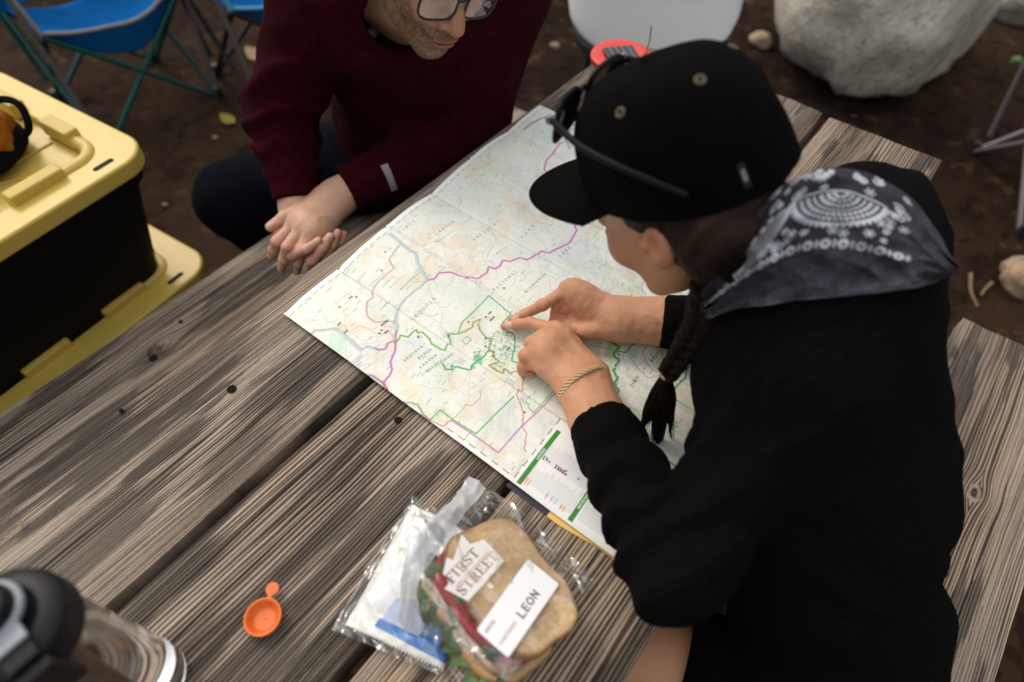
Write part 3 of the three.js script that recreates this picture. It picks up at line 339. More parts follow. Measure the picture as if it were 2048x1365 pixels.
  word('JOHN', [205.3, 462.7], [221.2, 462.8], 6.4, gd, 'serif', 'bold'); word('KREBS', [256.4, 464.8], [276.0, 465.8], 6.2, gd, 'serif', 'bold'); word('PARK', [6.2, 162.0], [14.9, 162.8], 4.2, 'rgba(150,140,170,0.8)');
  for (let k = 1; k < 6; k++) { line([[k * 108, 0], [k * 108, MH]], 'rgba(255,255,255,0.75)', 0.9); line([[k * 108 + 0.8, 0], [k * 108 + 0.8, MH]], 'rgba(140,140,130,0.45)', 0.6); } for (let k = 1; k < 3; k++) line([[0, k * 235], [MW, k * 235]], 'rgba(255,255,255,0.7)', 0.9);
  // white margins with their dashed neat lines
  x.fillStyle = '#fbfbfb'; x.fillRect(0, 0, MW, 9); line([[4, 9.6], [MW, 9.6]], 'rgba(20,130,115,0.9)', 0.9, [0, 0], [9, 6]);
  const m0 = [0.3, 307.8], leg = [1.6, 416.4], l2 = [105.2, 414.7];
  x.fillStyle = '#fbfbfb'; x.fillRect(0, m0[1], 6.5, MH); line([[6.8, m0[1]], [6.8, leg[1]]], 'rgba(80,25,45,0.95)', 0.9, [0, 0], [9, 9]);
  // legend panel
  const ly = Math.min(leg[1], l2[1]), lx = l2[0] + 2; x.fillStyle = '#fafafa'; x.fillRect(0, ly, lx, MH - ly);
  line([[6.8, ly], [lx, ly]], 'rgba(80,25,45,0.95)', 0.9, [0, 0], [9, 9]); line([[lx, ly], [lx, MH]], 'rgba(80,25,45,0.95)', 0.9, [0, 0], [9, 9]);
  const gband = (a, b, txt, pos) => { const q = Math.min(a[0], b[0]), w = Math.abs(b[0] - a[0]), y = (a[1] + b[1]) / 2; x.fillStyle = 'rgb(52,140,50)'; x.fillRect(q, y - 3.1, w, 6.2); x.fillStyle = '#f4f8f2'; x.font = 'bold 4.6px sans-serif'; x.textAlign = 'left'; x.fillText(txt, pos, y + 0.2); x.textAlign = 'center'; };
  const b1 = [3.5, 421.0], b2 = [90.9, 425.1], c1 = [4.4, 497.0]; gband(b1, b2, 'LEGEND', [41.9, 422.5][0]); gband(c1, [b2[0], c1[1]], 'NATIONAL GEOGRAPHIC', [22.1, 498.0][0]);
  x.fillStyle = 'rgba(125,125,130,0.62)'; for (let yy = b1[1] + 6; yy < MH - 4; yy += 2.3) { if (Math.abs(yy - c1[1]) < 5) continue; for (const x0 of [b1[0] + 8, b1[0] + 42]) { let e = x0; while (e < x0 + 30 * (0.6 + 0.4 * R())) { const w = 1 + R() * 3; x.fillRect(e, yy, w, 0.6); e += w + 0.7; } } }
  x.fillStyle = 'rgb(110,25,60)'; for (const [p, n] of [[[50.7, 428.4], 2], [[47.7, 429.0], 1], [[48.8, 433.5], 2], [[50.0, 446.9], 4], [[47.1, 447.4], 5], [[47.8, 451.4], 4], [[51.3, 460.1], 1], [[52.1, 477.7], 1]]) for (let k = 0; k < n; k++) { x.fillRect(p[0] - 1.0, p[1] + k * 3.6 - 1.0, 2.1, 2.1); }
  for (const [p, c, w] of [[[11.7, 425.4], 'rgb(200,40,50)', 10], [[12.0, 429.0], 'rgb(226,150,90)', 10], [[12.4, 432.4], 'rgb(235,180,120)', 10], [[12.1, 458.4], 'rgb(226,160,205)', 9], [[13.1, 465.6], 'rgb(150,205,226)', 8], [[14.0, 470.8], 'rgb(160,220,200)', 9], [[11.6, 479.5], 'rgb(232,150,60)', 6], [[11.8, 483.6], 'rgb(232,170,60)', 7]]) { x.fillStyle = c; x.fillRect(p[0] - w / 2, p[1] - 0.7, w, 1.6); }
  const t = new THREE.CanvasTexture(cv); t.colorSpace = THREE.SRGBColorSpace; return t;
}
const HK = [0.0015, 0.0045, 0.0110, 0.0040, 0.0125, 0.0050, 0.0085];
function mapHeight(s, t) { // folded every 108 mm along t and every 235 mm along s; bowed between the creases
  const q = clamp(t / 108, 0, 5.9999), k = Math.floor(q), f = q - k, c = s / 235, cf = c - Math.floor(c), edge = 1 - 0.55 * sst(0, 260, s);
  let h = (mix(HK[k], HK[k + 1], f) + 0.0046 * Math.sin(Math.PI * f) * (k % 2 ? 0.7 : 1)) * edge + 0.0022 * (1 - Math.abs(cf - 0.5) * 2) + 0.0012 * n2(s * 0.013, t * 0.013 + 3) + 0.0003 * n2(s * 0.06, t * 0.06);
  h -= 0.0024 * Math.exp(-Math.pow(Math.min(f, 1 - f) * 30, 2)) * (k % 2 ? 1 : -1); h *= 1 - 0.75 * Math.exp(-Math.pow((s - 330) / 110, 2) - Math.pow((t - 190) / 90, 2));
  return Math.max(0.0008, h) + 0.0006;
}
const mapPoint = (s, t) => { const h = mapHeight(s, t); return [MAP0[0] + (s * MS[0] + t * MT[0]) / 1000, 0.7515 + h, MAP0[2] + (s * MS[2] + t * MT[2]) / 1000]; };
{
  const m = new THREE.MeshPhysicalMaterial({ map: mapTexture(), roughness: 0.62, color: 0xf4f4f2 }), m2 = mat([0.78, 0.78, 0.76], 0.7);
  const t = thing('paper_map', 'unfolded paper trail map with green and purple boundaries lying on the picnic table', 'map', [MAP0[0] + 0.3, 0.752, MAP0[2] - 0.3]);
  const sheet = surf(300, 260, (u, v) => mapPoint(v * MH, u * MW), 0.00018); { const uv = sheet.attributes.uv; for (let k = 0; k < uv.count; k++) uv.setY(k, 1 - uv.getY(k)); }
  wpart('map_sheet', sheet, m, t);
  // the folded over panel that shows along the near edge, printed with a dark and yellow cover
  const cc = document.createElement('canvas'); cc.width = 512; cc.height = 64; const x = cc.getContext('2d'); x.fillStyle = '#efeae0'; x.fillRect(0, 0, 512, 64); x.fillStyle = '#2a2735'; x.fillRect(0, 0, 150, 64); x.fillStyle = '#e9c067'; x.fillRect(150, 0, 260, 64); x.fillStyle = '#3f8f77'; x.fillRect(410, 0, 22, 64); x.fillStyle = '#b9a7d0'; x.fillRect(440, 0, 20, 64);
  const ct = new THREE.CanvasTexture(cc); ct.colorSpace = THREE.SRGBColorSpace; const s0 = [-4.1, 413.1][1];
  wpart('folded_cover', surf(60, 10, (u, v) => { const s = s0 - 1 + u * 205, q = mapPoint(s, 0); return [MAP0[0] + (s * MS[0]) / 1000, 0.7509 + 0.0008 * v, MAP0[2] + s * MS[2] / 1000 + 0.0045 - v * 0.04 - 0.004 * n2(u * 3, 1)]; }, 0.00015), new THREE.MeshPhysicalMaterial({ map: ct, roughness: 0.6 }), t, 'dark and yellow cover panel folded under the sheet');
}

// ------------------------------------------------------------ people: shared pieces
const skinTex = dataTex(512, 512, (i, j, o) => { o[0] = o[1] = o[2] = 128 + 60 * fbm(i * 0.11, j * 0.11, 4) + 45 * n2(i * 0.5, j * 0.5); }, false, true);
skinTex.repeat.set(22, 22);
const skinMat = new THREE.MeshPhysicalMaterial({ vertexColors: true, roughness: 0.5, bumpMap: skinTex, bumpScale: 0.0004, sheen: 0.15, sheenRoughness: 0.6 });
const knitTex = (f, lo, seed) => dataTex(512, 512, (i, j, o) => { const a = n2(i * 0.5 + seed, j * 0.22), b = n2(i * 0.09, j * 0.05 + seed), v = 255 * clamp(lo + (1 - lo) * (0.5 + 0.45 * a + 0.25 * b)); o[0] = o[1] = o[2] = v; }, true, true);
function cloth(c, lo, rep, seed, bump = 0.0008) { const t = knitTex(0, lo, seed); t.repeat.set(rep, rep); const b = dataTex(256, 256, (i, j, o) => { o[0] = o[1] = o[2] = 128 + 90 * Math.sin(i * 0.785) * Math.sin(j * 0.785) + 40 * n2(i * 0.7, j * 0.7); }, false, true); b.repeat.set(rep * 4, rep * 4); const m = new THREE.MeshPhysicalMaterial({ map: t, roughness: 1.0, bumpMap: b, bumpScale: bump, specularIntensity: 0.18 }); m.color.setRGB(...c); return m; }
// a head in its own frame: x to its left, y up, z forward, origin between the ears
function headField(o, F, U, k = 1, m = {}) {
  F = nrm(F); const L = nrm(cross(U, F)); U = cross(F, L); const jw = m.jaw || 0.046;
  const loc = (x, y, z) => { const a = x - o[0], b = y - o[1], c = z - o[2]; return [(a * L[0] + b * L[1] + c * L[2]) / k, (a * U[0] + b * U[1] + c * U[2]) / k, (a * F[0] + b * F[1] + c * F[2]) / k]; };
  const out = (p) => [0, 1, 2].map((q) => o[q] + k * (p[0] * L[q] + p[1] * U[q] + p[2] * F[q]));
  const ear = (x, y, z) => { const ax = Math.abs(x); let d = ellD(ax, y, z, [0.078, -0.012, -0.006], [0.0085, 0.0225, 0.0145]); d = smin(d, ellD(ax, y, z, [0.076, -0.028, 0.001], [0.007, 0.010, 0.009]), 0.006); d = smax(d, -ellD(ax, y, z, [0.087, -0.006, -0.003], [0.008, 0.014, 0.0085]), 0.004); return smin(d, ellD(ax, y, z, [0.078, -0.008, 0.008], [0.007, 0.008, 0.006]), 0.003); };
  const loF = (x, y, z) => {
    const ax = Math.abs(x);
    let d = ellD(x, y, z, [0, 0.035, -0.012], [0.073, 0.088, 0.093]);
    d = smin(d, ellD(x, y, z, [0, -0.025, 0.032], [0.061, 0.083, 0.058]), 0.03);
    d = smin(d, capD(ax, y, z, [[jw + 0.006, -0.045, 0.004], [0.012, -0.096, 0.064], 0.019, 0.017]), 0.022);
    d = smin(d, ellD(x, y, z, [0, -0.102, 0.070], [0.019, 0.015, 0.016]), 0.014);
    d = smin(d, ellD(ax, y, z, [0.038, -0.028, 0.062], [0.024, 0.022, 0.020]), 0.02);
    d = smin(d, capD(ax, y, z, [[0.006, 0.024, 0.089], [0.042, 0.024, 0.074], 0.009, 0.008]), 0.014);
    d = smax(d, -ellD(ax, y, z, [0.031, 0.004, 0.100], [0.019, 0.011, 0.016]), 0.010);
    d = smin(d, ellD(ax, y, z, [0.031, 0.004, 0.079], [0.0125, 0.0115, 0.0125]), 0.004);
    d = smin(d, capD(x, y, z, [[0, 0.012, 0.086], [0, -0.034, 0.109], 0.007, 0.0115]), 0.010);
    d = smin(d, ellD(ax, y, z, [0.012, -0.037, 0.096], [0.009, 0.008, 0.010]), 0.007);
    d = smax(d, -ellD(ax, y, z, [0.0065, -0.047, 0.103], [0.0035, 0.004, 0.005]), 0.003);
    d = smin(d, ellD(x, y, z, [0, -0.060, 0.084], [0.026, 0.012, 0.013]), 0.012);
    d = smin(d, ellD(x, y, z, [0, -0.0635, 0.0965], [0.021, 0.0052, 0.007]), 0.004);
    d = smin(d, ellD(x, y, z, [0, -0.0735, 0.0945], [0.018, 0.0062, 0.007]), 0.004);
    d = smax(d, -ellD(x, y, z, [0, -0.0682, 0.1035], [0.023, 0.0016, 0.009]), 0.002);
    return smin(d, ear(x, y, z), 0.006);
  };
  return { f: (x, y, z) => { const p = loc(x, y, z); return loF(...p) * k; }, loc, out, L, U, F, k };
}
// a hand as bones: palm from the wrist to each knuckle, fingers as chains of four joints [mcp, pip, dip, tip]
function handBones(w, fingers, thumb, r, palmR) {
  const L = []; const n = fingers.length;
  fingers.forEach((f, k) => { const base = lerp3(w[0], w[1], k / (n - 1)); L.push([base, f[0], palmR, palmR * 0.80]); });
  for (let k = 0; k < n - 1; k++) L.push([lerp3(fingers[k][0], w[0], 0.15), lerp3(fingers[k + 1][0], w[0], 0.15), palmR * 0.8, palmR * 0.8]);
  const F = fingers.map((f, k) => { const s = [1, 1.03, 1, 0.88][k] * r; return [[f[0], f[1], s * 1.14, s * 1.04], [f[1], f[2], s * 1.03, s * 0.92], [f[2], f[3], s * 0.92, s * 0.78]]; });
  const T = [[thumb[0], thumb[1], palmR * 1.0, r * 1.35], [thumb[1], thumb[2], r * 1.3, r * 1.15], [thumb[2], thumb[3], r * 1.18, r * 0.95]];
  return { palm: L, fingers: F, thumb: T, all: [...L, ...F.flat(), ...T] };
}
function handField(H, fore, kp = 0.016) { // fingers join the palm smoothly but stay apart from each other
  const palm = bones([...H.palm, ...fore], kp), th = bones(H.thumb, 0.006), fs = H.fingers.map((b) => bones(b, 0.004));
  return (x, y, z) => { let d = palm(x, y, z); let q = 1e3; for (const g of fs) q = smin(q, g(x, y, z), 0.0016); d = smin(d, q, 0.007); return smin(d, th(x, y, z), 0.009); };
}
const near = (p, x, y, z, r) => Math.exp(-((x - p[0]) ** 2 + (y - p[1]) ** 2 + (z - p[2]) ** 2) / (r * r));

// ------------------------------------------------------------ the woman, sitting on the right bench and pointing at the map
const wHead = headField([-0.1646, 1.0512, -0.4862], [-0.812, -0.582, 0.031], [-0.561, 0.828, 0.033], 0.97, { jaw: 0.042 });
const WJ = {
  c7: [-0.0369, 1.0013, -0.5554], shL: [0.0114, 0.9274, -0.4271], shR: [-0.0075, 0.9716, -0.6536], elL: [0.0115, 0.8272, -0.2521], elR: [0.045, 0.80, -0.655],
  cufL: [-0.1457, 0.792, -0.3627], cufR: [-0.1687, 0.793, -0.5449], wrL: [-0.198, 0.789, -0.3996], wrR: [-0.2176, 0.789, -0.5149],
  hipL: [0.25, 0.555, -0.300], hipR: [0.25, 0.555, -0.460], kneeL: [-0.10, 0.535, -0.20], kneeR: [-0.13, 0.53, -0.60],
};
const wTorso = [
  [[0.224, 0.56, -0.33], [0.224, 0.56, -0.455], 0.112, 0.112], [[0.195, 0.60, -0.42], [0.105, 0.78, -0.455], 0.104, 0.096], [[0.11, 0.78, -0.46], [0.0, 0.90, -0.52], 0.102, 0.092],
  [[0.135, 0.74, -0.37], [0.022, 0.89, -0.445], 0.070, 0.070], [[0.135, 0.74, -0.51], [0.022, 0.895, -0.62], 0.075, 0.080], [lerp3(WJ.shL, WJ.c7, 0.12), lerp3(WJ.shR, WJ.c7, 0.12), 0.060, 0.060], [WJ.c7, [0.0, 0.91, -0.52], 0.055, 0.085],
];
const wArms = [[WJ.shL, WJ.elL, 0.056, 0.046], [WJ.elL, WJ.cufL, 0.047, 0.033], [WJ.shR, WJ.elR, 0.054, 0.046], [WJ.elR, WJ.cufR, 0.045, 0.033]];
const wNeck = [[lerp3(WJ.c7, [0.0, 0.91, -0.52], 0.2), wHead.out([0, -0.03, -0.03]), 0.052, 0.050]];
const wHandL = handBones([[-0.2033, 0.789, -0.3818], [-0.1908, 0.789, -0.4193]].reverse(), [
  [[-0.2673, 0.797, -0.4397], [-0.3088, 0.783, -0.4368], [-0.3284, 0.771, -0.431], [-0.3409, 0.764, -0.4222]],
  [[-0.2705, 0.801, -0.4171], [-0.2827, 0.794, -0.4034], [-0.2826, 0.775, -0.4099], [-0.2715, 0.768, -0.4202]],
  [[-0.2665, 0.798, -0.3981], [-0.2776, 0.79, -0.3842], [-0.2767, 0.774, -0.3903], [-0.2661, 0.767, -0.402]],
  [[-0.2575, 0.788, -0.3901], [-0.2755, 0.775, -0.3779], [-0.2737, 0.766, -0.3771], [-0.2638, 0.764, -0.3838]],
], [[-0.2138, 0.783, -0.429], [-0.2437, 0.778, -0.4484], [-0.2651, 0.774, -0.4568], [-0.2858, 0.77, -0.4529]], 0.0076, 0.0148);
const wForeL = [[[-0.198, 0.789, -0.3996], WJ.cufL, 0.0245, 0.0275], [[-0.2038, 0.788, -0.3861], [-0.1567, 0.79, -0.3526], 0.016, 0.022], [[-0.193, 0.788, -0.4183], [-0.1411, 0.79, -0.3759], 0.016, 0.022]];
const wHandR = handBones([[-0.2248, 0.792, -0.5253], [-0.2114, 0.785, -0.5039]], [
  [[-0.2936, 0.806, -0.5028], [-0.3102, 0.792, -0.4662], [-0.3277, 0.774, -0.4515], [-0.3391, 0.766, -0.4355]],
  [[-0.2844, 0.804, -0.5055], [-0.2974, 0.787, -0.4856], [-0.2956, 0.774, -0.48], [-0.2824, 0.767, -0.4817]],
  [[-0.2736, 0.797, -0.5033], [-0.2852, 0.783, -0.4882], [-0.2839, 0.771, -0.4833], [-0.273, 0.765, -0.4857]],
  [[-0.2637, 0.788, -0.5003], [-0.2728, 0.777, -0.4884], [-0.2729, 0.769, -0.485], [-0.2649, 0.765, -0.4864]],
], [[-0.2226, 0.782, -0.4945], [-0.2426, 0.777, -0.4765], [-0.2685, 0.77, -0.4738], [-0.2915, 0.765, -0.4706]], 0.0078, 0.0150);
const wForeR = [[[-0.2161, 0.789, -0.515], WJ.cufR, 0.0235, 0.0260], [[-0.2155, 0.791, -0.5363], [-0.1735, 0.793, -0.5637], 0.014, 0.020], [[-0.2078, 0.785, -0.5057], [-0.1569, 0.788, -0.5374], 0.016, 0.020]];
const woman = thing('person', 'woman in black sweatshirt and black cap sitting on the right bench pointing at the map', 'person', [0.3, 0, -0.44]);
const wSkin = [0.60, 0.295, 0.160], wDeep = [0.50, 0.180, 0.095], wPale = [0.68, 0.46, 0.36];
{
  const nails = [[wHandL.fingers[0][2][1], 0.0052], [wHandR.fingers[0][2][1], 0.0050]].map(([p, r]) => [[p[0] + 0.006, p[1] + 0.0055, p[2] - 0.001], r]);
  const kn = [...wHandL.fingers.map((f) => f[0][0]), ...wHandL.fingers.map((f) => f[0][1]), ...wHandR.fingers.map((f) => f[0][0]), ...wHandR.fingers.map((f) => f[0][1])], tips = [...wHandL.fingers.map((f) => f[2][1]), ...wHandR.fingers.map((f) => f[2][1])];
  const mole = [[-0.163, 0.815, -0.3623], [-0.1657, 0.81, -0.5242], [-0.2695, 0.815, -0.5062]];
  const col = (x, y, z) => { let k = 0; for (const p of kn) k += 0.45 * near(p, x, y, z, 0.012); for (const p of tips) k += 0.5 * near(p, x, y, z, 0.012); k = clamp(k + 0.25 * fbm3(x * 90, y * 90, z * 90)); let c = lerp3(wSkin, wDeep, k); for (const [p, r] of nails) c = lerp3(c, wPale, sst(r * 1.35, r * 0.9, Math.hypot(x - p[0], (y - p[1]) * 0.8, z - p[2]))); for (const p of mole) c = lerp3(c, [0.1, 0.04, 0.02], 0.9 * near(p, x, y, z, 0.003)); return c; };
  const vein = (x, y, z) => 0.0006 * Math.exp(-Math.pow(n3(x * 30 + z * 12, y * 20, z * 75) * 5, 2)) + 0.0005 * n3(x * 150, y * 150, z * 150);
  const fL = handField(wHandL, wForeL), fR = handField(wHandR, wForeR), gs = [];
  const tend = (H) => H.fingers.map((f, k) => [lerp3(H.palm[k][0], f[0][0], 0.35), f[0][0]]);
  for (const [f, H, fore] of [[fL, wHandL, wForeL], [fR, wHandR, wForeR]]) { const [lo, hi] = boundsOf([...H.all, ...fore], 0.006), T = tend(H); gs.push(iso((x, y, z) => { let d = f(x, y, z) - vein(x, y, z); for (const [a, b] of T) { const q = capD(x, y, z, [add(a, [0, 0.012, 0]), add(b, [0, 0.009, 0]), 0.0032, 0.0038]); d = smin(d, q, 0.005); } return d; }, lo, hi, 0.0026, col)); }
  const fHead = (x, y, z) => smin(wHead.f(x, y, z), bones(wNeck, 0.02)(x, y, z), 0.02);
  const faceCol = (x, y, z) => { const p = wHead.loc(x, y, z); let c = lerp3(wSkin, wDeep, clamp(0.1 + 0.35 * near([0.042, -0.03, 0.07], Math.abs(p[0]), p[1], p[2], 0.03) + 0.3 * (Math.abs(p[0]) > 0.074 ? 1 : 0))); const lip = near([0, -0.068, 0.1], p[0] * 0.45, p[1], p[2], 0.010); c = lerp3(c, [0.34, 0.10, 0.085], clamp(lip * 1.2)); const br = Math.exp(-Math.pow((p[1] - 0.026) / 0.004, 2)) * sst(0.01, 0.016, Math.abs(p[0])) * sst(0.05, 0.042, Math.abs(p[0])) * (p[2] > 0.06 ? 1 : 0); return lerp3(c, [0.05, 0.025, 0.015], br); };
  gs.push(iso(fHead, wHead.out([0, 0, 0]).map((v) => v - 0.15), wHead.out([0, 0, 0]).map((v) => v + 0.15), 0.0034, faceCol));
  const inner = bones([...wTorso.map(([a, b, r, s]) => [a, b, r - 0.012, s - 0.012]), ...wNeck, ...wArms.map(([a, b, r, s], k) => [a, b, r - 0.012, s - 0.007])], 0.03);
  const legs = bones([[WJ.hipL, WJ.kneeL, 0.082, 0.055], [WJ.hipR, WJ.kneeR, 0.082, 0.055], [WJ.kneeL, [-0.06, 0.09, -0.24], 0.054, 0.036], [WJ.kneeR, [-0.10, 0.09, -0.58], 0.054, 0.036], [[-0.06, 0.07, -0.24], [-0.24, 0.04, -0.25], 0.036, 0.03], [[-0.10, 0.07, -0.58], [-0.28, 0.04, -0.58], 0.036, 0.03]], 0.03);
  gs.push(iso((x, y, z) => smin(inner(x, y, z), legs(x, y, z), 0.04), [-0.36, -0.01, -0.82], [0.46, 1.12, -0.1], 0.010, () => wSkin));
  wpart('body', merge2(gs), skinMat, woman);
}
function merge2(gs) { return mergeGeometries(gs.map((g) => { const o = new THREE.BufferGeometry(); for (const k of ['position', 'normal', 'uv', 'color']) o.setAttribute(k, g.attributes[k]); o.setIndex(g.index); return o; })); }
const blackKnit = cloth([0.0060, 0.0053, 0.0050], 0.5, 9, 3), blackTwill = cloth([0.0042, 0.0038, 0.0036], 0.6, 14, 7);
const wShirtF = (() => {
  const T = bones(wTorso.map(([a, b, r, s]) => [a, b, r + 0.006, s + 0.006]), 0.07), aL = bones([[WJ.shL, WJ.elL, 0.058, 0.048], [WJ.elL, lerp3(WJ.elL, WJ.cufL, 1.1), 0.050, 0.040]], 0.02), aR = bones([[WJ.shR, WJ.elR, 0.066, 0.056], [WJ.elR, lerp3(WJ.elR, WJ.cufR, 1.1), 0.054, 0.036]], 0.02);
  const nL = nrm(sub(WJ.cufL, WJ.elL)), nR = nrm(sub(WJ.cufR, WJ.elR)), neck = wHead.out([0, -0.062, -0.02]);
  const arm = (f, e, c, n, x, y, z) => { const p = [x, y, z], l = len(sub(c, e)), t = dot(sub(p, e), n) / l; let d = f(x, y, z); d += -0.0050 * Math.sin(t * 26 + 2.5 * n3(x * 22, y * 22, z * 22)) * sst(1.0, 0.5, t) * sst(-0.5, 0.0, t); d += 0.0015 * sst(0.90, 0.93, t); return smax(d, dot(sub(p, c), n), 0.006); };
  return (x, y, z) => {
    let d = T(x, y, z); d -= 0.007 * n3(x * 9 + y * 6, y * 14, z * 9) + 0.007 * (0.5 - Math.abs(n3(x * 11 + y * 9, y * 22 - z * 9, z * 11)));
    d = smin(d, arm(aL, WJ.elL, WJ.cufL, nL, x, y, z), 0.035); d = smin(d, arm(aR, WJ.elR, WJ.cufR, nR, x, y, z), 0.035);
    return smax(d, -(Math.hypot(x - neck[0], y - neck[1], z - neck[2]) - 0.060), 0.012);
  };
})();
wpart('sweatshirt', iso(wShirtF, [-0.24, 0.44, -0.86], [0.46, 1.14, -0.12], 0.0085), blackKnit, woman);
{ // shorts to mid thigh
  const t = 0.50, kL = lerp3(WJ.hipL, WJ.kneeL, t), kR = lerp3(WJ.hipR, WJ.kneeR, t), L = bones([[WJ.hipL, kL, 0.094, 0.086], [lerp3(WJ.hipR, WJ.kneeR, 0.08), kR, 0.088, 0.084], [[0.225, 0.555, -0.33], [0.215, 0.555, -0.42], 0.096, 0.096]], 0.03), n = nrm(sub(WJ.kneeL, WJ.hipL));
  const h0 = lerp3(WJ.hipL, WJ.kneeL, t * 0.94);
  wpart('shorts', iso((x, y, z) => smax(smax(L(x, y, z) - 0.003 * n3(x * 30, y * 30, z * 12), dot(sub([x, y, z], h0), n), 0.004), -(y - 0.455), 0.02), [-0.05, 0.42, -0.75], [0.46, 0.70, -0.16], 0.009), blackTwill, woman);
  const sh = mat([0.03, 0.03, 0.032], 0.7); for (const p of [[-0.15, 0.045, -0.245], [-0.19, 0.045, -0.58]]) { const g = iso((x, y, z) => smax(smin(capD(x, y, z, [[0.06, 0, 0], [-0.12, -0.006, 0], 0.045, 0.042]), capD(x, y, z, [[0.06, 0.03, 0], [0.05, 0.07, 0], 0.045, 0.042]), 0.03), -y - 0.03, 0.006), [-0.2, -0.06, -0.08], [0.14, 0.13, 0.08], 0.008); g.translate(...p); wpart('shoe', g, sh, woman); }
}
// cap
{
  const P = (x, y, z) => wHead.out([x, y, z]);
  const crown = (u, v) => { const a = u * 6.28318, e = v * Math.PI / 2, c = Math.pow(Math.cos(e), 0.56), seam = Math.abs(((u * 6 + 0.5) % 1 + 1) % 1 - 0.5) * 2, pf = 1 + 0.012 * Math.sqrt(1 - Math.pow(1 - seam, 2)) - 0.006 * Math.exp(-seam * seam * 400), fr = 1 + 0.05 * Math.max(0, Math.cos(a)) * Math.sin(e * 2); const wr = 0.0015 * n2(Math.cos(a) * 3 + 5, v * 5 + Math.sin(a) * 3); return [(0.0845 * c * pf + wr) * Math.sin(a), 0.022 + 0.016 * Math.cos(a) * (1 - Math.sin(e)) + 0.110 * Math.pow(Math.sin(e), 0.9) * fr, -0.012 + ((Math.cos(a) < 0 ? 0.0950 : 0.1020) * c * pf + wr) * Math.cos(a)]; };
  const cap = wpart('cap', surf(120, 36, (u, v) => P(...crown(1 - u, clamp(v, 0, 0.995))), 0.0025), blackTwill, woman);
  const brim = (u, v) => { const a = (u - 0.5) * 2.35, ext = v * 0.098 * Math.pow(Math.cos((u - 0.5) * 2.75), 0.5), bx = 0.0825 * Math.sin(a), bz = -0.012 + 0.1000 * Math.cos(a); return P(bx * (1 + 0.10 * v), 0.040 - 0.020 * Math.pow(Math.abs(u - 0.5) * 2, 2) * (0.35 + 0.65 * v) + ext * 0.10, bz + ext); };
  wpart('brim', surf(40, 14, (u, v) => brim(1 - u, v), 0.0028), blackTwill, cap);
  const btn = new THREE.SphereGeometry(0.0065, 14, 10); btn.scale(1, 0.6, 1); btn.translate(...P(0, 0.133, -0.012)); wpart('button', btn, blackTwill, cap);
  for (let k = 0; k < 6; k++) { const pts = []; for (let q = 0; q <= 14; q++) { const p = crown(k / 6 + 0.0001, 0.02 + 0.95 * q / 14), c = P(p[0], p[1], p[2]), n = nrm(sub(c, P(0, 0.04, -0.012))); pts.push(add(c, n, 0.0004)); } wpart('seam', tube(pts, 0.0010, 40, 6), blackKnit, cap); }
  const brass = mat([0.085, 0.066, 0.036], 0.7);
  for (const u of [1 / 12, 3 / 12, 5 / 12, 7 / 12, 9 / 12, 11 / 12]) { const p = crown(u, 0.62), q = crown(u, 0.66), r = crown(u + 0.01, 0.62), n = nrm(cross(sub(P(...r), P(...p)), sub(P(...q), P(...p)))), c = P(...p); const g = new THREE.TorusGeometry(0.0034, 0.0019, 8, 18); g.applyQuaternion(new THREE.Quaternion().setFromUnitVectors(new THREE.Vector3(0, 0, 1), V(n))); const s = dot(sub(c, P(0, 0.05, 0)), n) > 0 ? 1 : -1; g.translate(...add(c, n, s * 0.0018)); wpart('eyelet', g, brass, cap); }
  // small woven side tag with pale lettering
  const cv = document.createElement('canvas'); cv.width = 64; cv.height = 160; const x = cv.getContext('2d'); x.fillStyle = '#0d0d0f'; x.fillRect(0, 0, 64, 160); x.fillStyle = '#b9c6d8'; x.font = 'bold 40px sans-serif'; x.save(); x.translate(32, 80); x.rotate(Math.PI / 2); x.textAlign = 'center'; x.textBaseline = 'middle'; x.fillText('IIIII', 0, 0); x.restore();
  const tt = new THREE.CanvasTexture(cv); tt.colorSpace = THREE.SRGBColorSpace;
  const tg = surf(4, 6, (u, v) => { const p = crown(0.405 + (u - 0.5) * 0.012, 0.05 + v * 0.11), c = P(p[0] * 1.03, p[1], -0.012 + (p[2] + 0.012) * 1.03); return c; }, 0.0006); wpart('cap_tag', tg, new THREE.MeshPhysicalMaterial({ map: tt, roughness: 0.8 }), cap);
  // hair: mass behind the ears, then a plait with its band and loose end
  const hairTex = dataTex(256, 256, (i, j, o) => { const v = 120 + 110 * n2(i * 0.55, j * 0.02 + 3) + 40 * n2(i * 0.13, j * 0.01); o[0] = v * 1.0; o[1] = v * 0.92; o[2] = v * 0.85; }, true, true);
  const hairM = new THREE.MeshPhysicalMaterial({ map: hairTex, roughness: 0.62, specularIntensity: 0.4, bumpMap: hairTex, bumpScale: 0.0015 }); hairM.color.setRGB(0.060, 0.029, 0.017);
  const hcap = [wHead.out([0.052, -0.020, -0.045]), [-0.1011, 1.0029, -0.4608], 0.032, 0.021], hf = (x, y, z) => { const p = wHead.loc(x, y, z); let d = ellD(...p, [0, 0.020, -0.012], [0.0775, 0.088, 0.088]); d = smin(d, ellD(...p, [0.03, -0.040, -0.050], [0.038, 0.048, 0.034]), 0.03); d = smin(d, capD(x, y, z, hcap), 0.03); const front = p[2] - 0.012 - 2.4 * Math.max(0, p[1] + 0.002) - 0.5 * Math.min(0, p[1]) - 0.006 * n2(p[1] * 160, p[0] * 40); d = smax(d, front, 0.008); const earcut = Math.hypot(Math.abs(p[0]) - 0.08, p[1] + 0.016, p[2] - 0.002) - 0.021; d = smax(d, -earcut, 0.006); d = smax(d, p[1] - 0.035, 0.004); return d + 0.0012 * n3(p[0] * 60, p[1] * 60, p[2] * 220); };
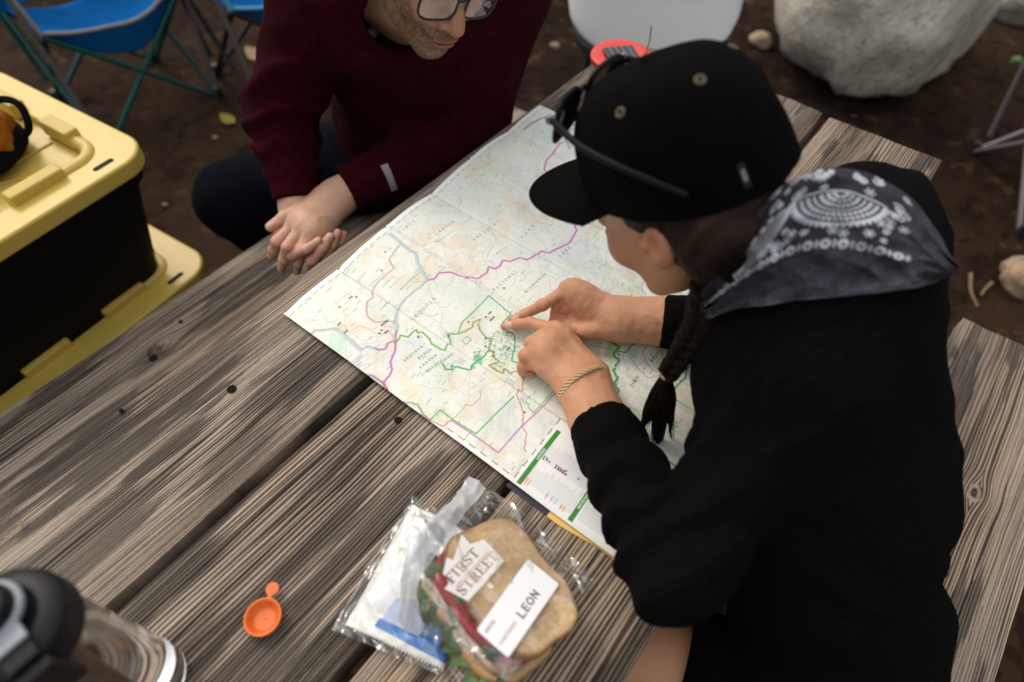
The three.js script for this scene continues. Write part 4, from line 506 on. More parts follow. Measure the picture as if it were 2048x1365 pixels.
  const hc = wHead.out([0, 0, 0]); wpart('hair', iso(hf, hc.map((v) => v - 0.17), hc.map((v) => v + 0.17), 0.004), hairM, woman);
  const path = new THREE.CatmullRomCurve3([[-0.103, 1.0146, -0.4576], [-0.0988, 0.9911, -0.4424], [-0.0961, 0.9458, -0.4384], [-0.0994, 0.9054, -0.4284], [-0.1042, 0.867, -0.4182]].map(V)), lobes = [], fr = path.computeFrenetFrames(60);
  for (let s = 0; s < 3; s++) { const pts = []; for (let k = 0; k <= 60; k++) { const t = k / 60, c = path.getPointAt(t), w = mix(0.0118, 0.0065, t), a = t * 6.2832 * 3.6 + s * 2.0944, N = fr.normals[k], Bn = fr.binormals[k], dx = Math.sin(a) * w, dy = Math.sin(2 * a) * w * 0.45; pts.push([c.x + N.x * dx + Bn.x * dy, c.y + N.y * dx + Bn.y * dy, c.z + N.z * dx + Bn.z * dy]); } lobes.push(taperTube(pts, 0.0108, 0.0060, 140, 9)); }
  for (const g of lobes) { const uv = g.attributes.uv; for (let k = 0; k < uv.count; k++) uv.setXY(k, uv.getY(k) * 2, uv.getX(k) * 3); }
  wpart('plait', merge(lobes), hairM, woman);
  const tie = path.getPointAt(1), td = path.getTangentAt(1), band = new THREE.TorusGeometry(0.0062, 0.0022, 8, 18); band.applyQuaternion(new THREE.Quaternion().setFromUnitVectors(new THREE.Vector3(0, 0, 1), td)); band.translate(tie.x, tie.y, tie.z); wpart('hair_band', band, mat([0.42, 0.30, 0.22], 0.7), woman);
  const R = rng(12), locks = [], ends = [[-0.1071, 0.7413, -0.3984], [-0.0728, 0.708, -0.3977], [-0.1022, 0.7631, -0.4071], [-0.0711, 0.7543, -0.4186], [-0.0735, 0.7237, -0.4054], [-0.0799, 0.7153, -0.3992]];
  for (let k = 0; k < 260; k++) { const e = ends[k % 6], j = (s) => (R() - 0.5) * s, q = Math.sqrt(R()) * 0.5, an = R() * 6.283, o = [Math.cos(an) * q, Math.sin(an) * q], s0 = [tie.x + o[0] * 0.010, tie.y + j(0.006), tie.z + o[1] * 0.010], m1 = lerp3([tie.x, tie.y, tie.z], e, 0.3), m2 = lerp3([tie.x, tie.y, tie.z], e, 0.62), l = 0.72 + 0.3 * R(), tip = lerp3(s0, e, l); const fly = k % 40 === 0 ? 0.022 : 0.006; locks.push(taperTube([s0, [m1[0] + o[0] * 0.019, m1[1] + j(0.010), m1[2] + o[1] * 0.019], [m2[0] + o[0] * 0.011, m2[1] + j(0.008), m2[2] + o[1] * 0.011], [tip[0] + j(fly), tip[1] + j(0.005), tip[2] + j(fly)]], 0.00125, 0.00028, 12, 4)); }
  for (let k = 0; k < 26; k++) { const t = 0.1 + 0.85 * R(), c = path.getPointAt(t), j = (s) => (R() - 0.5) * s; locks.push(taperTube([[c.x + j(0.016), c.y + 0.008, c.z + j(0.016)], [c.x + j(0.05), c.y + j(0.03), c.z + j(0.05)], [c.x + j(0.075), c.y - 0.01 + j(0.04), c.z + j(0.075)]], 0.0004, 0.0002, 10, 3)); }
  wpart('hair_end', merge(locks), hairM, woman);
}
// bracelet of two twisted cords round the near wrist
{
  const a = [-0.2006, 0.797, -0.3642], b = [-0.1848, 0.797, -0.4269], c = lerp3(a, b, 0.5), ax = nrm(sub(b, a)), n = nrm(cross(nrm(sub(WJ.cufL, WJ.wrL)), ax)), rx = len(sub(a, b)) / 2 + 0.0035, ry = 0.0285, gs = [], up = n[1] > 0 ? n : n.map((v) => -v), dir = nrm(cross(ax, up));
  const ms = [mat([0.62, 0.38, 0.12], 0.6), mat([0.72, 0.60, 0.44], 0.6)], br = new THREE.Group(); br.name = 'bracelet'; br.position.set(...sub(c, [0.3, 0, -0.44])); woman.add(br);
  for (let s = 0; s < 4; s++) { const pts = []; for (let k = 0; k < 90; k++) { const t = k / 90 * 6.28318, q = t * 17 + s * 1.5708, r = 0.0011, o = 0.0016 * Math.cos(q) + (s % 2 ? 0.001 : -0.001), w = r * Math.sin(q); const tilt = 0.004 * Math.cos(t); pts.push([0, 1, 2].map((m) => c[m] + ax[m] * (rx + w) * Math.cos(t) + up[m] * ((ry + w) * Math.sin(t) - 0.007) + dir[m] * (o + tilt))); } wpart('cord', tube(pts, 0.00115, 360, 6, true), ms[s % 2], br); }
}
// bandana lying over her shoulders
{
  const cv = document.createElement('canvas'); cv.width = 1024; cv.height = 512; const x = cv.getContext('2d'), R = rng(8); x.fillStyle = '#35323c'; x.fillRect(0, 0, 1024, 512);
  for (let k = 0; k < 900; k++) { x.fillStyle = `rgba(${110 + R() * 40},${108 + R() * 40},${125 + R() * 40},${0.03 + 0.05 * R()})`; x.beginPath(); x.ellipse(R() * 1024, 512 - Math.pow(R(), 1.5) * 220, 10 + R() * 60, 3 + R() * 14, R() * 3, 0, 7); x.fill(); }
  for (let k = 0; k < 300; k++) { x.fillStyle = `rgba(135,135,150,${0.04 + 0.06 * R()})`; x.beginPath(); x.ellipse(800 + R() * 224, R() * 512, 8 + R() * 40, 3 + R() * 12, R() * 3, 0, 7); x.fill(); }
  const ink = '#e2e8f2', dotp = (a, b, r, f = ink) => { x.fillStyle = f; x.beginPath(); x.ellipse(a, b, r, r, 0, 0, 7); x.fill(); };
  const bx = (t) => 40 + 800 * t, by = (t) => 335 - 40 * Math.sin(t * 3.0);
  for (let k = 0; k <= 26; k++) { const t = k / 26; if (k % 2) { dotp(bx(t), by(t), 19); dotp(bx(t), by(t), 6, '#35323c'); } else { dotp(bx(t), by(t) - 10, 5.5); dotp(bx(t), by(t) + 10, 5.5); dotp(bx(t) - 5, by(t), 5); dotp(bx(t) + 6, by(t), 5); } }
  x.lineCap = 'round';
  const drop = (cx, cy, rx, ry, rot) => { x.save(); x.translate(cx, cy); x.rotate(rot); x.strokeStyle = ink; x.lineWidth = 12; x.beginPath(); x.moveTo(-rx, -ry * 0.2); x.bezierCurveTo(-rx * 0.4, ry * 1.2, rx * 1.1, ry * 1.1, rx, 0); x.bezierCurveTo(rx * 0.9, -ry * 0.8, -rx * 0.2, -ry * 0.5, -rx, -ry * 0.2); x.stroke(); for (let q = 0; q < 3; q++) { const f = 0.78 - q * 0.24; for (let k = 0; k < 20 - 4 * q; k++) { const a = k / (20 - 4 * q) * 6.283; dotp(rx * 0.12 + rx * f * Math.cos(a) * 0.9, ry * 0.22 + ry * f * Math.sin(a) * 0.72, 7.5 - q); } } dotp(rx * 0.15, ry * 0.2, 12); x.restore(); };
  const fan = (cx, cy, sc, rot) => { x.save(); x.translate(cx, cy); x.rotate(rot); x.scale(sc, sc * 0.78); x.strokeStyle = ink; for (const [r, w, dots] of [[150, 15, 0], [126, 0, 19], [104, 0, 16], [84, 7, 0], [62, 0, 11], [40, 0, 7], [20, 0, 4]]) { if (w) { x.lineWidth = w; x.beginPath(); x.arc(0, 0, r, 0.02 * Math.PI, 0.98 * Math.PI); x.stroke(); } for (let k = 0; k < dots; k++) { const a = (0.05 + 0.9 * k / (dots - 1)) * Math.PI; dotp(r * Math.cos(a), r * Math.sin(a), 8.5); } } for (let k = 0; k < 22; k++) { const a = (0.02 + 0.96 * k / 21) * Math.PI; dotp(161 * Math.cos(a), 161 * Math.sin(a), 8); } x.lineWidth = 9; x.beginPath(); x.moveTo(-152, 0); x.quadraticCurveTo(-60, -26, 152, -4); x.stroke(); x.restore(); };
  const frond = (x0, y0, x1, y1, n, sp) => { x.lineWidth = 5; for (let k = 0; k < n; k++) { const o = (k - (n - 1) / 2) * sp; x.strokeStyle = ink; x.beginPath(); x.moveTo(x0, y0); x.bezierCurveTo(mix(x0, x1, 0.3) + o * 0.4, mix(y0, y1, 0.3) + o * 1.6, mix(x0, x1, 0.75) + o * 0.3, mix(y0, y1, 0.7) + o * 1.3, x1, y1 + o * 0.2); x.stroke(); } };
  const curl = (cx, cy, r, a0) => { x.strokeStyle = ink; x.lineWidth = 6; x.beginPath(); for (let k = 0; k <= 24; k++) { const t = k / 24, a = a0 + t * 8.4, q = r * (1 - 0.75 * t); x.lineTo(cx + q * Math.cos(a), cy + q * Math.sin(a) * 0.8); } x.stroke(); };
  fan(590, 110, 1.0, 0.08); frond(150, 290, 430, 120, 7, 15); frond(60, 330, 230, 250, 5, 9);
  for (let k = 0; k < 130; k++) { const t = R(), cx = 70 + 740 * t, lim = by((cx - 40) / 800) - 34, cy = R() * lim; const ex = (cx - 590) / 172, ey = (cy - 110) / 135; if (cy > 90 && ex * ex + ey * ey < 1.05) continue; if (Math.abs((cy - 290) - (cx - 150) * -0.607) < 46 && cx < 440) continue; if (cy < lim - (cx - 60) * 0.95) { if (cx < 380) continue; } if (k % 3) curl(cx, cy, 12 + R() * 13, R() * 6.28); else { dotp(cx, cy, 8); for (let q = 0; q < 6; q++) dotp(cx + 15 * Math.cos(q * 1.047), cy + 13 * Math.sin(q * 1.047), 4.5); } }
  x.strokeStyle = 'rgba(120,128,142,0.7)'; x.lineWidth = 8; x.beginPath(); x.moveTo(0, 506); x.lineTo(1024, 506); x.stroke();
  const t = new THREE.CanvasTexture(cv); t.colorSpace = THREE.SRGBColorSpace; const m = new THREE.MeshPhysicalMaterial({ map: t, roughness: 0.92, bumpMap: blackTwill.bumpMap, bumpScale: 0.0005 });
  const lo = new THREE.CatmullRomCurve3([[-0.0978, 0.9579, -0.4289], [-0.0719, 0.9783, -0.456], [-0.0422, 0.991, -0.4793], [-0.0105, 1.0006, -0.5035], [0.0277, 1.0054, -0.5399], [0.0723, 1.0048, -0.593]].map(V)), hi = new THREE.CatmullRomCurve3([[-0.1044, 0.9928, -0.4572], [-0.0983, 1.0317, -0.5009], [-0.0906, 1.0503, -0.5551], [-0.0553, 1.0441, -0.6223], [0.0024, 1.0322, -0.6348], [0.0663, 1.0103, -0.6101]].map(V));
  const nkF = bones([[WJ.c7, wHead.out([0, -0.03, -0.03]), 0.062, 0.062]], 0.02), dF = (x, y, z) => smin(wShirtF(x, y, z), nkF(x, y, z), 0.03);
  const dir = nrm(sub([0.03, 1.45, -0.02], [-0.037, 1.0189, -0.5503]));
  const g = surf(80, 40, (u, v) => { const a = lo.getPoint(u), b = hi.getPoint(u), k = v, p0 = [mix(a.x, b.x, k), mix(a.y, b.y, k), mix(a.z, b.z, k)], off = 0.011 + 0.006 * Math.sin(Math.PI * clamp(v)) + 0.007 * n2(u * 6, v * 2.5) + 0.0045 * (1 - 2 * Math.abs(n2(u * 9 + v * 5, v * 5 - u * 4))) + 0.0015 * n2(u * 30, v * 14); let s = 0.12, p = add(p0, dir, s); for (let q = 0; q < 40 && s > -0.07; q++) { const d = dF(...p) - off; if (d < 0.0006) break; s -= Math.max(d * 0.8, 0.0005); p = add(p0, dir, s); } return p; }, 0.0014);
  wpart('bandana', g, m, woman, 'faded black bandana with white paisley print over her shoulders');
}
// sunglasses pushed up on the cap
{
  const hf = (x, y, z) => [0, 1, 2].map((k) => wHead.L[k] * x + wHead.U[k] * y + wHead.F[k] * z), fwd = nrm(hf(0, 0.62, 0.78)), lft = wHead.L, up = nrm(cross(fwd, lft)), O = wHead.out([0, 0.124, 0.072]), at = (a, b, c) => add(add(add(O, lft, a), up, b), fwd, c), hd = (x, y, z) => wHead.out([x, y, z]);
  const t = thing('sunglasses', 'black sunglasses pushed up on the front of the black cap', 'sunglasses', O), fm = mat([0.004, 0.004, 0.005], 0.45, { specularIntensity: 0.28 }), lm = mat([0.012, 0.010, 0.014], 0.12);
  const ring = (s) => { const P = []; for (let k = 0; k < 28; k++) { const a = k / 28 * 6.283, cx = Math.cos(a), sy = Math.sin(a), e = 0.62; P.push(at(s * 0.0345 + 0.0255 * Math.sign(cx) * Math.pow(Math.abs(cx), e), 0.0205 * Math.sign(sy) * Math.pow(Math.abs(sy), e) + (sy > 0 ? 0.0025 * cx * s : 0), -0.0022 * Math.pow((s * 0.0345 + 0.0255 * cx) / 0.03, 2))); } return P; };
  for (const s of [-1, 1]) {
    wpart('rim', tube(ring(s), 0.0028, 112, 8, true), fm, t);
    const P = ring(s), c = at(s * 0.0345, 0, -0.0022), g = new THREE.BufferGeometry(), A = []; for (let k = 0; k < 28; k++) A.push(...c, ...P[k], ...P[(k + 1) % 28]); g.setAttribute('position', new THREE.Float32BufferAttribute(A, 3)); g.computeVertexNormals(); g.setAttribute('uv', new THREE.Float32BufferAttribute(new Float32Array(A.length / 3 * 2), 2)); lm.side = THREE.DoubleSide; wpart('lens', g, lm, t);
    const h = at(s * 0.066, 0.012, -0.008); wpart('temple_arm', taperTube([h, hd(s * 0.080, 0.104, 0.030), hd(s * 0.0885, 0.078, -0.012), hd(s * 0.0895, 0.056, -0.045), hd(s * 0.087, 0.042, -0.062)], 0.0036, 0.0024, 30, 8), fm, t);
    const hg = new RoundedBoxGeometry(0.005, 0.008, 0.006, 2, 0.001); hg.translate(...at(s * 0.0655, 0.012, -0.004)); wpart('hinge', hg, mat([0.25, 0.27, 0.3], 0.35, { metalness: 0.6 }), t);
  }
  wpart('bridge', tube([at(-0.010, 0.006, -0.0005), at(0, 0.009, 0.001), at(0.010, 0.006, -0.0005)], 0.0028, 16, 8), fm, t);
}

// ------------------------------------------------------------ the man, sitting on the left bench with clasped hands
const MJ = {
  shR: [-0.895, 0.985, -0.640], shL: [-0.725, 0.945, -0.900], elR: [-0.9833, 0.7728, -0.5511], elL: [-0.733, 0.7105, -0.8032], wrR: [-0.8836, 0.655, -0.4667], wrL: [-0.8271, 0.671, -0.5181], cufR: [-0.8928, 0.662, -0.4743], cufL: [-0.822, 0.675, -0.542],
  hipR: [-0.99, 0.545, -0.80], hipL: [-0.94, 0.545, -0.98], knR: [-1.2116, 0.475, -0.4946], knL: [-1.0136, 0.5, -0.7107], neck: [-0.775, 1.03, -0.735],
};
const mF = nrm([0.89, -0.33, 0.345]), mU0 = nrm([0.327, 0.919, -0.12]), mL = nrm(cross(mU0, mF)), mU = nrm(cross(mF, mL)), mChin = [-0.6735, 0.956, -0.6527];
const mHead = headField(add(add(mChin, mU, 0.106), mF, -0.073), mF, mU, 1.03, { jaw: 0.052 });
const man = thing('person', 'man in maroon sweater and glasses sitting on the left bench with his hands clasped', 'person', [-0.97, 0, -0.85]);
const mHandL = handBones([[-0.8412, 0.676, -0.5172], [-0.8123, 0.664, -0.5153]], [
  [[-0.8304, 0.672, -0.4237], [-0.8308, 0.66, -0.378], [-0.8402, 0.64, -0.3704], [-0.8455, 0.625, -0.3657]],
  [[-0.8062, 0.678, -0.4215], [-0.7975, 0.668, -0.3784], [-0.8049, 0.64, -0.3668], [-0.8151, 0.615, -0.3606]],
  [[-0.7876, 0.676, -0.4245], [-0.778, 0.664, -0.3899], [-0.7848, 0.634, -0.3811], [-0.7932, 0.61, -0.3766]],
  [[-0.7807, 0.668, -0.4345], [-0.7694, 0.654, -0.41], [-0.7743, 0.63, -0.4044], [-0.7812, 0.61, -0.3993]],
], [[-0.8499, 0.67, -0.501], [-0.8576, 0.668, -0.4542], [-0.8672, 0.664, -0.4257], [-0.8765, 0.655, -0.3979]], 0.0093, 0.0195);
const mForeL = [[MJ.wrL, MJ.cufL, 0.030, 0.033]];
const mHandR = handBones([[-0.8923, 0.64, -0.458], [-0.8911, 0.632, -0.48]], [
  [[-0.8325, 0.638, -0.4162], [-0.7908, 0.652, -0.3774], [-0.7617, 0.674, -0.3918], [-0.755, 0.68, -0.4148]],
  [[-0.8161, 0.632, -0.4241], [-0.7568, 0.648, -0.3928], [-0.7472, 0.668, -0.4147], [-0.7542, 0.673, -0.4395]],
  [[-0.8052, 0.628, -0.435], [-0.7525, 0.64, -0.4144], [-0.7504, 0.658, -0.4366], [-0.7603, 0.664, -0.4601]],
  [[-0.8003, 0.624, -0.4477], [-0.7579, 0.63, -0.4375], [-0.7563, 0.644, -0.4569], [-0.7646, 0.648, -0.4752]],
], [[-0.8839, 0.648, -0.4622], [-0.8754, 0.645, -0.4234], [-0.8637, 0.638, -0.4044], [-0.8538, 0.63, -0.3959]], 0.0093, 0.0185);
const mForeR = [[MJ.wrR, MJ.cufR, 0.029, 0.031], [MJ.wrR, [-0.8699, 0.638, -0.452], 0.027, 0.025]];
{
  const skin = [0.63, 0.365, 0.245], deep = [0.55, 0.215, 0.145], pale = [0.76, 0.52, 0.43];
  const kn = [...mHandL.fingers, ...mHandR.fingers].flatMap((f) => [f[0][1], f[2][1]]), nails = [mHandR.fingers[0][2][1], mHandR.fingers[1][2][1], mHandR.fingers[2][2][1]];
  const col = (x, y, z) => { let k = 0; for (const p of kn) k += 0.6 * near(p, x, y, z, 0.015); let c = lerp3(skin, deep, clamp(k + 0.2 * fbm3(x * 80, y * 80, z * 80))); for (const p of nails) c = lerp3(c, pale, 0.8 * near([p[0] + 0.002, p[1] + 0.008, p[2]], x, y, z, 0.006)); return c; };
  const gs = [];
  for (const [H, fore] of [[mHandL, mForeL], [mHandR, mForeR]]) { const f = handField(H, fore, 0.018), [lo, hi] = boundsOf([...H.all, ...fore], 0.008), T = H.fingers.map((q, k) => [lerp3(H.palm[k][0], q[0][0], 0.3), q[0][0]]); gs.push(iso((x, y, z) => { let d = f(x, y, z) - 0.0009 * Math.exp(-Math.pow(n3(x * 60 + z * 10, y * 20, z * 28) * 5, 2)); for (const [a, b] of T) d = smin(d, capD(x, y, z, [add(a, [0, 0.0145, 0]), add(b, [0, 0.0115, 0]), 0.0042, 0.0046]), 0.006); return d; }, lo, hi, 0.003, col)); }
  const nk = [[[MJ.neck[0] - 0.03, MJ.neck[1] - 0.05, MJ.neck[2]], mHead.out([0, -0.03, -0.035]), 0.062, 0.058]], nf = bones(nk, 0.02);
  const faceCol = (x, y, z) => {
    const p = mHead.loc(x, y, z), ax = Math.abs(p[0]); let c = lerp3([0.47, 0.265, 0.16], [0.52, 0.19, 0.125], clamp(0.2 + 0.5 * near([0.04, -0.03, 0.07], ax, p[1], p[2], 0.025) + 0.7 * near([0, -0.035, 0.11], p[0], p[1], p[2], 0.016)));
    const beard = clamp(sst(-0.042, -0.058, p[1] - 0.35 * Math.max(0, ax - 0.03) - 0.03 * sst(0.045, 0.065, ax)) + near([0, -0.052, 0.095], p[0] * 0.5, p[1], p[2], 0.009)) * (p[2] > -0.02 ? 1 : 0); c = lerp3(c, [0.11, 0.072, 0.045], beard * (0.74 + 0.5 * n3(x * 420, y * 420, z * 420)));
    const lip = near([0, -0.0685, 0.1], p[0] * 0.42, p[1], p[2], 0.0085); c = lerp3(c, [0.36, 0.10, 0.085], clamp(lip * 1.3)); const line = Math.exp(-Math.pow((p[1] + 0.0682) / 0.0012, 2)) * (ax < 0.023 && p[2] > 0.08 ? 1 : 0); c = lerp3(c, [0.10, 0.03, 0.025], line);
    const eye = near([0.031, 0.003, 0.09], ax, p[1], p[2], 0.009); c = lerp3(c, [0.10, 0.055, 0.035], clamp(eye)); const br = Math.exp(-Math.pow((p[1] - 0.027) / 0.005, 2)) * sst(0.008, 0.014, ax) * sst(0.054, 0.046, ax) * (p[2] > 0.05 ? 1 : 0); return lerp3(c, [0.04, 0.022, 0.014], br);
  };
  gs.push(iso((x, y, z) => smin(mHead.f(x, y, z), nf(x, y, z), 0.02), mHead.out([0, 0, 0]).map((v) => v - 0.16), mHead.out([0, 0, 0]).map((v) => v + 0.16), 0.0034, faceCol));
  const inner = bones([[MJ.hipR, MJ.hipL, 0.10, 0.10], [lerp3(MJ.hipR, MJ.hipL, 0.5), lerp3(MJ.shR, MJ.shL, 0.5), 0.11, 0.10], [MJ.shR, MJ.shL, 0.055, 0.055], [MJ.shR, MJ.elR, 0.045, 0.04], [MJ.elR, MJ.wrR, 0.04, 0.026], [MJ.shL, MJ.elL, 0.045, 0.04], [MJ.elL, MJ.wrL, 0.04, 0.026], ...nk, [MJ.hipR, MJ.knR, 0.075, 0.055], [MJ.hipL, MJ.knL, 0.075, 0.055], [MJ.knR, [-1.30, 0.08, -0.62], 0.052, 0.035], [MJ.knL, [-1.16, 0.08, -0.80], 0.052, 0.035]], 0.03);
  gs.push(iso(inner, [-1.45, 0.0, -1.15], [-0.58, 1.12, -0.34], 0.011, () => skin));
  wpart('body', merge2(gs), skinMat, man);
}
const maroon = cloth([0.070, 0.0034, 0.0105], 0.55, 9, 21, 0.0010), navy = cloth([0.0050, 0.0065, 0.0135], 0.6, 12, 5);
{
  const mid = (a, b, t = 0.5) => lerp3(a, b, t), hips = mid(MJ.hipR, MJ.hipL), chest = mid(MJ.shR, MJ.shL);
  const T = bones([[[hips[0], 0.58, hips[2] + 0.07], [hips[0], 0.58, hips[2] - 0.07], 0.13, 0.13], [hips, mid(hips, chest, 0.75), 0.142, 0.142], [mid(MJ.shR, chest, 0.1), mid(MJ.shL, chest, 0.1), 0.078, 0.078], [mid(MJ.shR, chest, 0.5), mid(hips, MJ.hipR, 0.5), 0.105, 0.12], [mid(MJ.shL, chest, 0.5), mid(hips, MJ.hipL, 0.5), 0.105, 0.12], [chest, MJ.neck, 0.085, 0.075]], 0.09);
  const arms = [[MJ.shR, MJ.elR, MJ.cufR], [MJ.shL, MJ.elL, MJ.cufL]].map(([s, e, c]) => { const f = bones([[s, e, 0.074, 0.062], [e, lerp3(e, c, 1.15), 0.060, 0.044]], 0.03), n = nrm(sub(c, e)), l = len(sub(c, e)); return (x, y, z) => { const t = dot(sub([x, y, z], e), n) / l; let d = f(x, y, z); d -= 0.0085 * Math.pow(0.5 + 0.5 * Math.sin(t * 19 + 3.2 * n3(x * 16, y * 16, z * 16)), 2) * sst(0.86, 0.55, t) * sst(-0.8, -0.1, t) ; d -= 0.004 * n3(x * 18, y * 18, z * 18); d += 0.003 * sst(0.70, 0.74, t) * (1 - 0.4 * sst(0.9, 1, t)); return smax(d, dot(sub([x, y, z], c), n), 0.006); }; });
  const nk = mHead.out([0.0, -0.115, -0.03]);
  const f = (x, y, z) => { let d = T(x, y, z); d -= 0.014 * n3(x * 7, y * 11 + x * 5, z * 7) + 0.006 * Math.pow(Math.abs(n3(x * 13 + 4, y * 17 + z * 9, z * 13)), 0.8); for (const a of arms) d = smin(d, a(x, y, z), 0.03); return smax(d, -(Math.hypot(x - nk[0], y - nk[1], z - nk[2]) - 0.066), 0.012); };
  const sw = wpart('sweater', iso(f, [-1.2, 0.43, -1.2], [-0.54, 1.14, -0.38], 0.0085), maroon, man);
  const nn = (p) => { const e = 0.003; return nrm([f(p[0] + e, p[1], p[2]) - f(p[0] - e, p[1], p[2]), f(p[0], p[1] + e, p[2]) - f(p[0], p[1] - e, p[2]), f(p[0], p[1], p[2] + e) - f(p[0], p[1], p[2] - e)]); };
  const onto = (p, off) => { for (let q = 0; q < 5; q++) p = add(p, nn(p), -(f(...p) - off)); return p; };
  const a = [-0.7822, 0.7113, -0.6064], b = [-0.754, 0.6767, -0.5989], w = nrm(sub([-0.7754, 0.7129, -0.6169], [-0.7822, 0.7113, -0.6064]));
  wpart('sleeve_tab', surf(6, 16, (u, v) => onto(add(lerp3(a, b, v), w, (u - 0.5) * 0.014), 0.0015), 0.0008), mat([0.30, 0.25, 0.28], 0.6), sw, 'pale grey tab across the maroon sleeve');
  const mic = new THREE.SphereGeometry(0.009, 12, 8); mic.scale(1, 1, 1.4); mic.translate(...onto([-0.7792, 0.9557, -0.6348], 0.004)); wpart('clip', mic, mat([0.012, 0.012, 0.012], 0.6), sw);
  const legs = bones([[MJ.hipR, MJ.knR, 0.108, 0.080], [MJ.knR, [-1.32, 0.10, -0.60], 0.078, 0.055], [MJ.hipL, MJ.knL, 0.105, 0.076], [MJ.knL, [-1.17, 0.10, -0.80], 0.074, 0.055], [MJ.hipR, MJ.hipL, 0.115, 0.115]], 0.05);
  wpart('jeans', iso((x, y, z) => smax(legs(x, y, z) - 0.004 * n3(x * 20, y * 20, z * 20), -(y - (x > -1.09 ? 0.452 : 0.08)), 0.01), [-1.48, 0.05, -1.22], [-0.7, 0.72, -0.3], 0.0095), navy, man);
  const sh = mat([0.03, 0.022, 0.018], 0.7); for (const p of [[-1.32, 0.05, -0.58], [-1.17, 0.05, -0.78]]) { const g = iso((x, y, z) => smax(smin(capD(x, y, z, [[0, 0, -0.06], [0, -0.006, 0.12], 0.047, 0.044]), capD(x, y, z, [[0, 0.03, -0.05], [0, 0.07, -0.04], 0.047, 0.044]), 0.03), -y - 0.035, 0.006), [-0.09, -0.06, -0.13], [0.09, 0.14, 0.2], 0.009); g.translate(...p); wpart('shoe', g, sh, man); }
  // hair and glasses
  const hairM = mat([0.03, 0.018, 0.011], 0.6), hc = mHead.out([0, 0, 0]);
  wpart('hair', iso((x, y, z) => { const p = mHead.loc(x, y, z); let d = ellD(...p, [0, 0.045, -0.018], [0.083, 0.096, 0.102]); d = smax(d, p[2] - 0.045 - 0.5 * Math.max(0, p[1] - 0.06) + 0.02 * sst(0.04, 0.0, p[1]) * 2.5, 0.008); d = smax(d, -(p[1] + 0.045), 0.006); d = smax(d, -(Math.hypot(Math.abs(p[0]) - 0.082, p[1] + 0.008, p[2]) - 0.026), 0.005); return d - 0.003 * n3(p[0] * 120, p[1] * 60, p[2] * 120); }, hc.map((v) => v - 0.16), hc.map((v) => v + 0.17), 0.0045), hairM, man);
  const at = (a, b, c) => mHead.out([a, b, c]), fm = mat([0.014, 0.014, 0.02], 0.25), gl = new THREE.Group(); gl.name = 'glasses'; gl.position.set(...sub(at(0, 0, 0.1), [-0.97, 0, -0.85])); man.add(gl);
  for (const s of [-1, 1]) {
    const P = []; for (let k = 0; k < 30; k++) { const a = k / 30 * 6.283, cx = Math.cos(a), sy = Math.sin(a), e = 0.58; P.push(at(s * 0.034 + 0.0265 * Math.sign(cx) * Math.pow(Math.abs(cx), e), -0.003 + 0.0225 * Math.sign(sy) * Math.pow(Math.abs(sy), e), 0.1045 - 2.2 * Math.pow(s * 0.034 + 0.0265 * cx, 2) + 0.05 * 0.0225 * sy)); }
    wpart('rim', tube(P, 0.0019, 120, 8, true), fm, gl);
    const c = at(s * 0.034, -0.003, 0.102), g = new THREE.BufferGeometry(), A = []; for (let k = 0; k < 30; k++) A.push(...c, ...P[k], ...P[(k + 1) % 30]); g.setAttribute('position', new THREE.Float32BufferAttribute(A, 3)); g.setAttribute('uv', new THREE.Float32BufferAttribute(new Float32Array(A.length / 3 * 2), 2)); g.computeVertexNormals();
    wpart('lens', g, mat([0.93, 0.88, 0.93], 0.03, { transmission: 1, thickness: 0, ior: 2.1, side: THREE.DoubleSide }), gl);
    wpart('temple_arm', taperTube([at(s * 0.062, 0.008, 0.094), at(s * 0.078, 0.008, 0.05), at(s * 0.083, 0.006, 0.0), at(s * 0.082, -0.014, -0.03)], 0.0024, 0.0018, 24, 8), fm, gl);
  }
  wpart('bridge', tube([at(-0.0085, 0.004, 0.1045), at(0, 0.0075, 0.107), at(0.0085, 0.004, 0.1045)], 0.0019, 14, 8), fm, gl);
}

